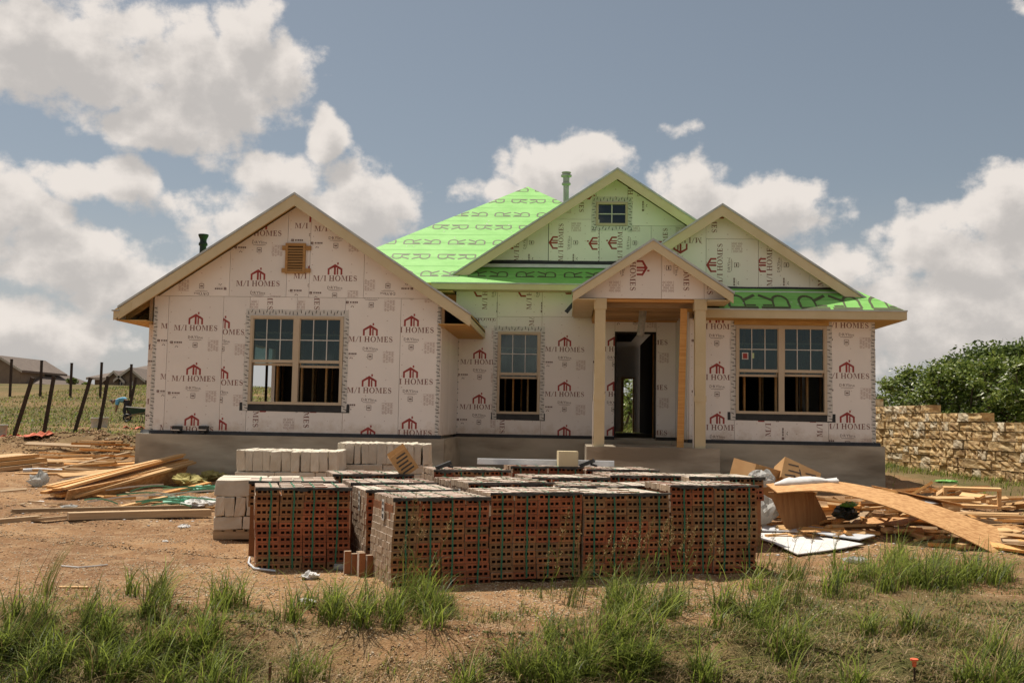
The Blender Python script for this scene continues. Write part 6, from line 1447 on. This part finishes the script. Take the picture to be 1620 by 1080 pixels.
# thin leaning stalks at the left and a few taller ones
cl = [(70, 985, 46, 70, 20), (190, 1010, 70, 80, 22), (260, 990, 34, 40, 16), (120, 960, 26, 60, 10), (560, 960, 22, 40, 8), (640, 950, 34, 26, 6), (900, 960, 30, 50, 12), (1020, 950, 40, 50, 12), (1150, 940, 26, 60, 12), (1250, 930, 26, 50, 12), (1430, 900, 30, 60, 12), (1580, 1010, 20, 30, 20)]
b = px_clumps(cl); hh = rg.uniform(.3, .62, len(b)); blades('grass_stalks', b, hh, rg.uniform(.004, .008, len(b)), np.full(len(b), .28), [m_g[0], m_g[3], m_g[2]], (.45, .4, .15), 4, 'thin leaning grass stalks on the verge', seg_n=4, droop=.2, wind=(.38, .05))
# seed heads in front of the bricks
def seed_heads():
    r = random.Random(9); mb = MB()
    spots = [(640, 945, .95), (660, 950, .85), (690, 945, .80), (620, 940, .55), (880, 935, .78), (905, 930, .62), (985, 925, .55), (1010, 920, .50), (960, 925, .45), (1040, 930, .62), (1052, 925, .6), (1065, 925, .5), (1085, 925, .42), (1120, 920, .52), (1090, 915, .55), (1100, 930, .3), (1180, 915, .55), (1195, 910, .5), (995, 930, .42), (930, 930, .38), (1060, 905, .5), (1075, 905, .6), (870, 940, .4), (1245, 905, .5), (1275, 900, .42), (1320, 900, .45), (1000, 935, .75), (1022, 930, .68), (1048, 935, .72), (945, 940, .6), (970, 935, .66), (1110, 930, .62), (1140, 925, .5), (1215, 915, .55), (855, 945, .5), (1035, 925, .66), (1078, 930, .7)]
    for (px, py, h) in spots:
        g = gpt(px+r.uniform(-6, 6), py+r.uniform(-3, 5)); lx, ly = r.uniform(.06, .26)*h, r.uniform(-.1, .1)*h; path = []
        for k in range(7): t = k/6; path.append(Vector((g.x+lx*t**1.7, g.y+ly*t**1.7, g.z+h*t)))
        mb.tube(path, [.0035*(1-.6*k/6) for k in range(7)], 4, 0, False)
        for k in range(34):
            t = .62+.38*r.random(); i = min(5, int(t*6)); p = path[i].lerp(path[i+1], t*6-i); s = (1.06-t)*.30*h+.008
            a = r.uniform(0, 6.28); e = p+Vector((math.cos(a)*s*.55, math.sin(a)*s*.55, s*.75*r.uniform(.2, 1))); w = Vector((.0035, .0, .0012))
            mb.poly([p-w*.4, p+w*.4, e+w*.2, e-w*.2], 1)
            for q in range(2):
                f = e.lerp(p, r.random()*.7); u = Vector((r.uniform(-1, 1), r.uniform(-1, 1), r.uniform(-.6, 1)))*.010; v = Vector((r.uniform(-1, 1), r.uniform(-1, 1), r.uniform(-1, 1)))*.004; mb.poly([f-u, f+v, f+u, f-v], 1)
        for k in range(3):
            a = r.uniform(0, 6.28); p = path[k]; L = h*r.uniform(.2, .4); e = p+Vector((math.cos(a)*L*.7, math.sin(a)*L*.7, L*.6)); m_ = p.lerp(e, .5)+Vector((0, 0, L*.25)); w = Vector((-math.sin(a), math.cos(a), 0))*.005
            mb.poly([p-w*.6, p+w*.6, m_+w, m_-w], 0); mb.poly([m_-w, m_+w, e], 0)
    tag(mb.build('seeding_grass', [m_g[0], mat('seed_head', (.34, .24, .10), (.26, .17, .07), .8, scale=6)]), 'tall seeding grass in front of the brick packs', 'grass', kind='stuff')
seed_heads()
# grass on the far slope, by the garden wall and behind the house
P = np.stack([rg.uniform(-34, -7.5, 80000), rg.uniform(29, 80, 80000)], 1); ga = grass_amount(P[:, 0], P[:, 1]); keep = rg.random(len(P)) < ga*.75; P = P[keep]
b = np.column_stack([P, gz(P[:, 0], P[:, 1])]); blades('field_grass', b, rg.uniform(.04, .13, len(b))*(1+.012*b[:, 1]), rg.uniform(.03, .07, len(b)), np.full(len(b), 1.2), m_g, (.34, .14, .30, .22), 6, 'rough grass on the slope left of the house', seg_n=2)
P = np.stack([rg.uniform(6.9, 12.5, 30000), rg.uniform(14.5, 34, 30000)], 1); dist = np.abs((P[:, 0]-P0.x)*wn.x+(P[:, 1]-P0.y)*wn.y); keep = rg.random(len(P)) < np.clip(1.0-dist/2.3, .06, 1)*np.clip(.7+fbm(P[:, 0], P[:, 1], 41, 3), .1, 1); keep &= (P[:, 0]-P0.x)*wn.x+(P[:, 1]-P0.y)*wn.y > .22; P = P[keep]
b = np.column_stack([P, gz(P[:, 0], P[:, 1])]); blades('wall_grass', b, rg.uniform(.06, .22, len(b)), rg.uniform(.012, .022, len(b)), np.full(len(b), .6), m_g, (.45, .3, .12, .13), 7, 'grass along the foot of the stone garden wall', seg_n=2)
P = np.stack([rg.uniform(-9, 7, 9000), rg.uniform(36.6, 60, 9000)], 1); b = np.column_stack([P, gz(P[:, 0], P[:, 1])]); blades('back_grass', b, rg.uniform(.3, .9, len(b)), rg.uniform(.03, .06, len(b)), np.full(len(b), .6), m_g, (.35, .35, .2, .1), 8, 'tall grass behind the house seen through the doorway', seg_n=2)
# ------------------------------------------------------------------ gravel and clods
def pebbles(name, pts, size, mats, probs, seed, label, flat=.6):
    r = np.random.default_rng(seed); n = len(pts); o8 = np.array([[1, 0, 0], [0, 1, 0], [-1, 0, 0], [0, -1, 0], [0, 0, 1], [0, 0, -.6]], float)
    fc = np.array([[0, 1, 4], [1, 2, 4], [2, 3, 4], [3, 0, 4], [1, 0, 5], [2, 1, 5], [3, 2, 5], [0, 3, 5]])
    V = o8[None]*size[:, None, None]*r.uniform(.55, 1.25, (n, 6, 1)); V[:, :, 2] *= flat; a = r.uniform(0, 6.28, n); c, s = np.cos(a)[:, None], np.sin(a)[:, None]
    X = V[:, :, 0]*c-V[:, :, 1]*s; Y = V[:, :, 0]*s+V[:, :, 1]*c; V[:, :, 0], V[:, :, 1] = X, Y; V += pts[:, None]; Fi = (fc[None]+np.arange(n)[:, None, None]*6).reshape(-1, 3)
    me = bpy.data.meshes.new(name); me.vertices.add(n*6); me.vertices.foreach_set('co', V.ravel()); me.loops.add(Fi.size); me.loops.foreach_set('vertex_index', Fi.ravel().astype(np.int32)); me.polygons.add(len(Fi)); me.polygons.foreach_set('loop_start', np.arange(0, Fi.size, 3))
    for m in mats: me.materials.append(m)
    me.polygons.foreach_set('material_index', np.repeat(r.choice(len(mats), n, p=probs), 8).astype(np.int32)); me.update(); tag(link(name, me), label, 'gravel', kind='stuff')
m_peb = [mat('pebble_pale', (.50, .40, .28), rough=.9), mat('pebble_tan', (.36, .23, .12), rough=.95), mat('pebble_dark', (.19, .11, .06), rough=.95)]
b = px_scatter([(-60, 850, 1680, 1000, 9000), (780, 895, 1330, 975, 11000), (200, 890, 800, 960, 6000), (-60, 740, 360, 860, 5000), (380, 985, 900, 1100, 3500), (-60, 840, 420, 950, 7000)]); pebbles('gravel', b, rg.uniform(.004, .014, len(b))*(1+.6*(rg.random(len(b)) > .95)), m_peb, (.42, .36, .22), 11, 'loose gravel scattered on the dirt')
P = np.stack([rg.normal(-13.2, 1.9, 4000), rg.normal(27.6, .9, 4000)], 1); b = np.column_stack([P, gz(P[:, 0], P[:, 1])-.005]); pebbles('dirt_clods', b, rg.uniform(.012, .05, len(b)), m_peb, (.02, .40, .58), 12, 'dirt clods on the mound behind the lumber', .8)
b = px_scatter([(-60, 745, 380, 830, 2600), (1210, 800, 1660, 885, 2600), (-60, 705, 210, 760, 1500)]); pebbles('wood_chips', b, rg.uniform(.008, .04, len(b)), [m_pine, m_pine2, m_peb[2], m_paper], (.33, .32, .27, .08), 13, 'wood chips and small scraps round the lumber piles', .25)
# ------------------------------------------------------------------ stakes
g = gpt(1447, 1088); xt, zt = at(1447, 1041, g.y); t = empty('marker_stake', g); tag(t, 'orange capped marker stake in the right foreground grass', 'stake')
h = zt-g.z; m_oc = mat('orange_cap', (.75, .12, .05), (.8, .16, .07), .5, scale=5)
lathe([(.008, -.1), (.008, h-.03)], 0, 0, 8).build('rod', m_post, t); lathe([(.013, h-.06), (.017, h-.02), (.030, h-.014), (.030, h-.002), (.024, h)], 0, 0, 16).build('cap', m_oc, t)
g = gpt(425, 1092); xt, zt = at(428, 1047, g.y); mb = MB(); mb.board((0, 0, -.1), (xt-g.x, 0, zt-g.z), .03, .012); o = mb.build('steel_stake', mat('rusty_steel', (.12, .05, .03), (.18, .08, .04), .8, scale=14)); o.location = g; tag(o, 'short rusty steel stake at the bottom of the bank', 'stake')
g = gpt(887, 1020); lathe([(.0, 0), (.03, .0), (.03, .06), (.0, .065)], 0, 0, 10); mb = lathe([(.0, 0), (.028, .002), (.03, .07), (.02, .08)], 0, 0, 10); o = mb.build('dark_cup', m_black); o.location = g+Vector((0, 0, .0)); tag(o, 'small dark cup in the foreground grass', 'cup')
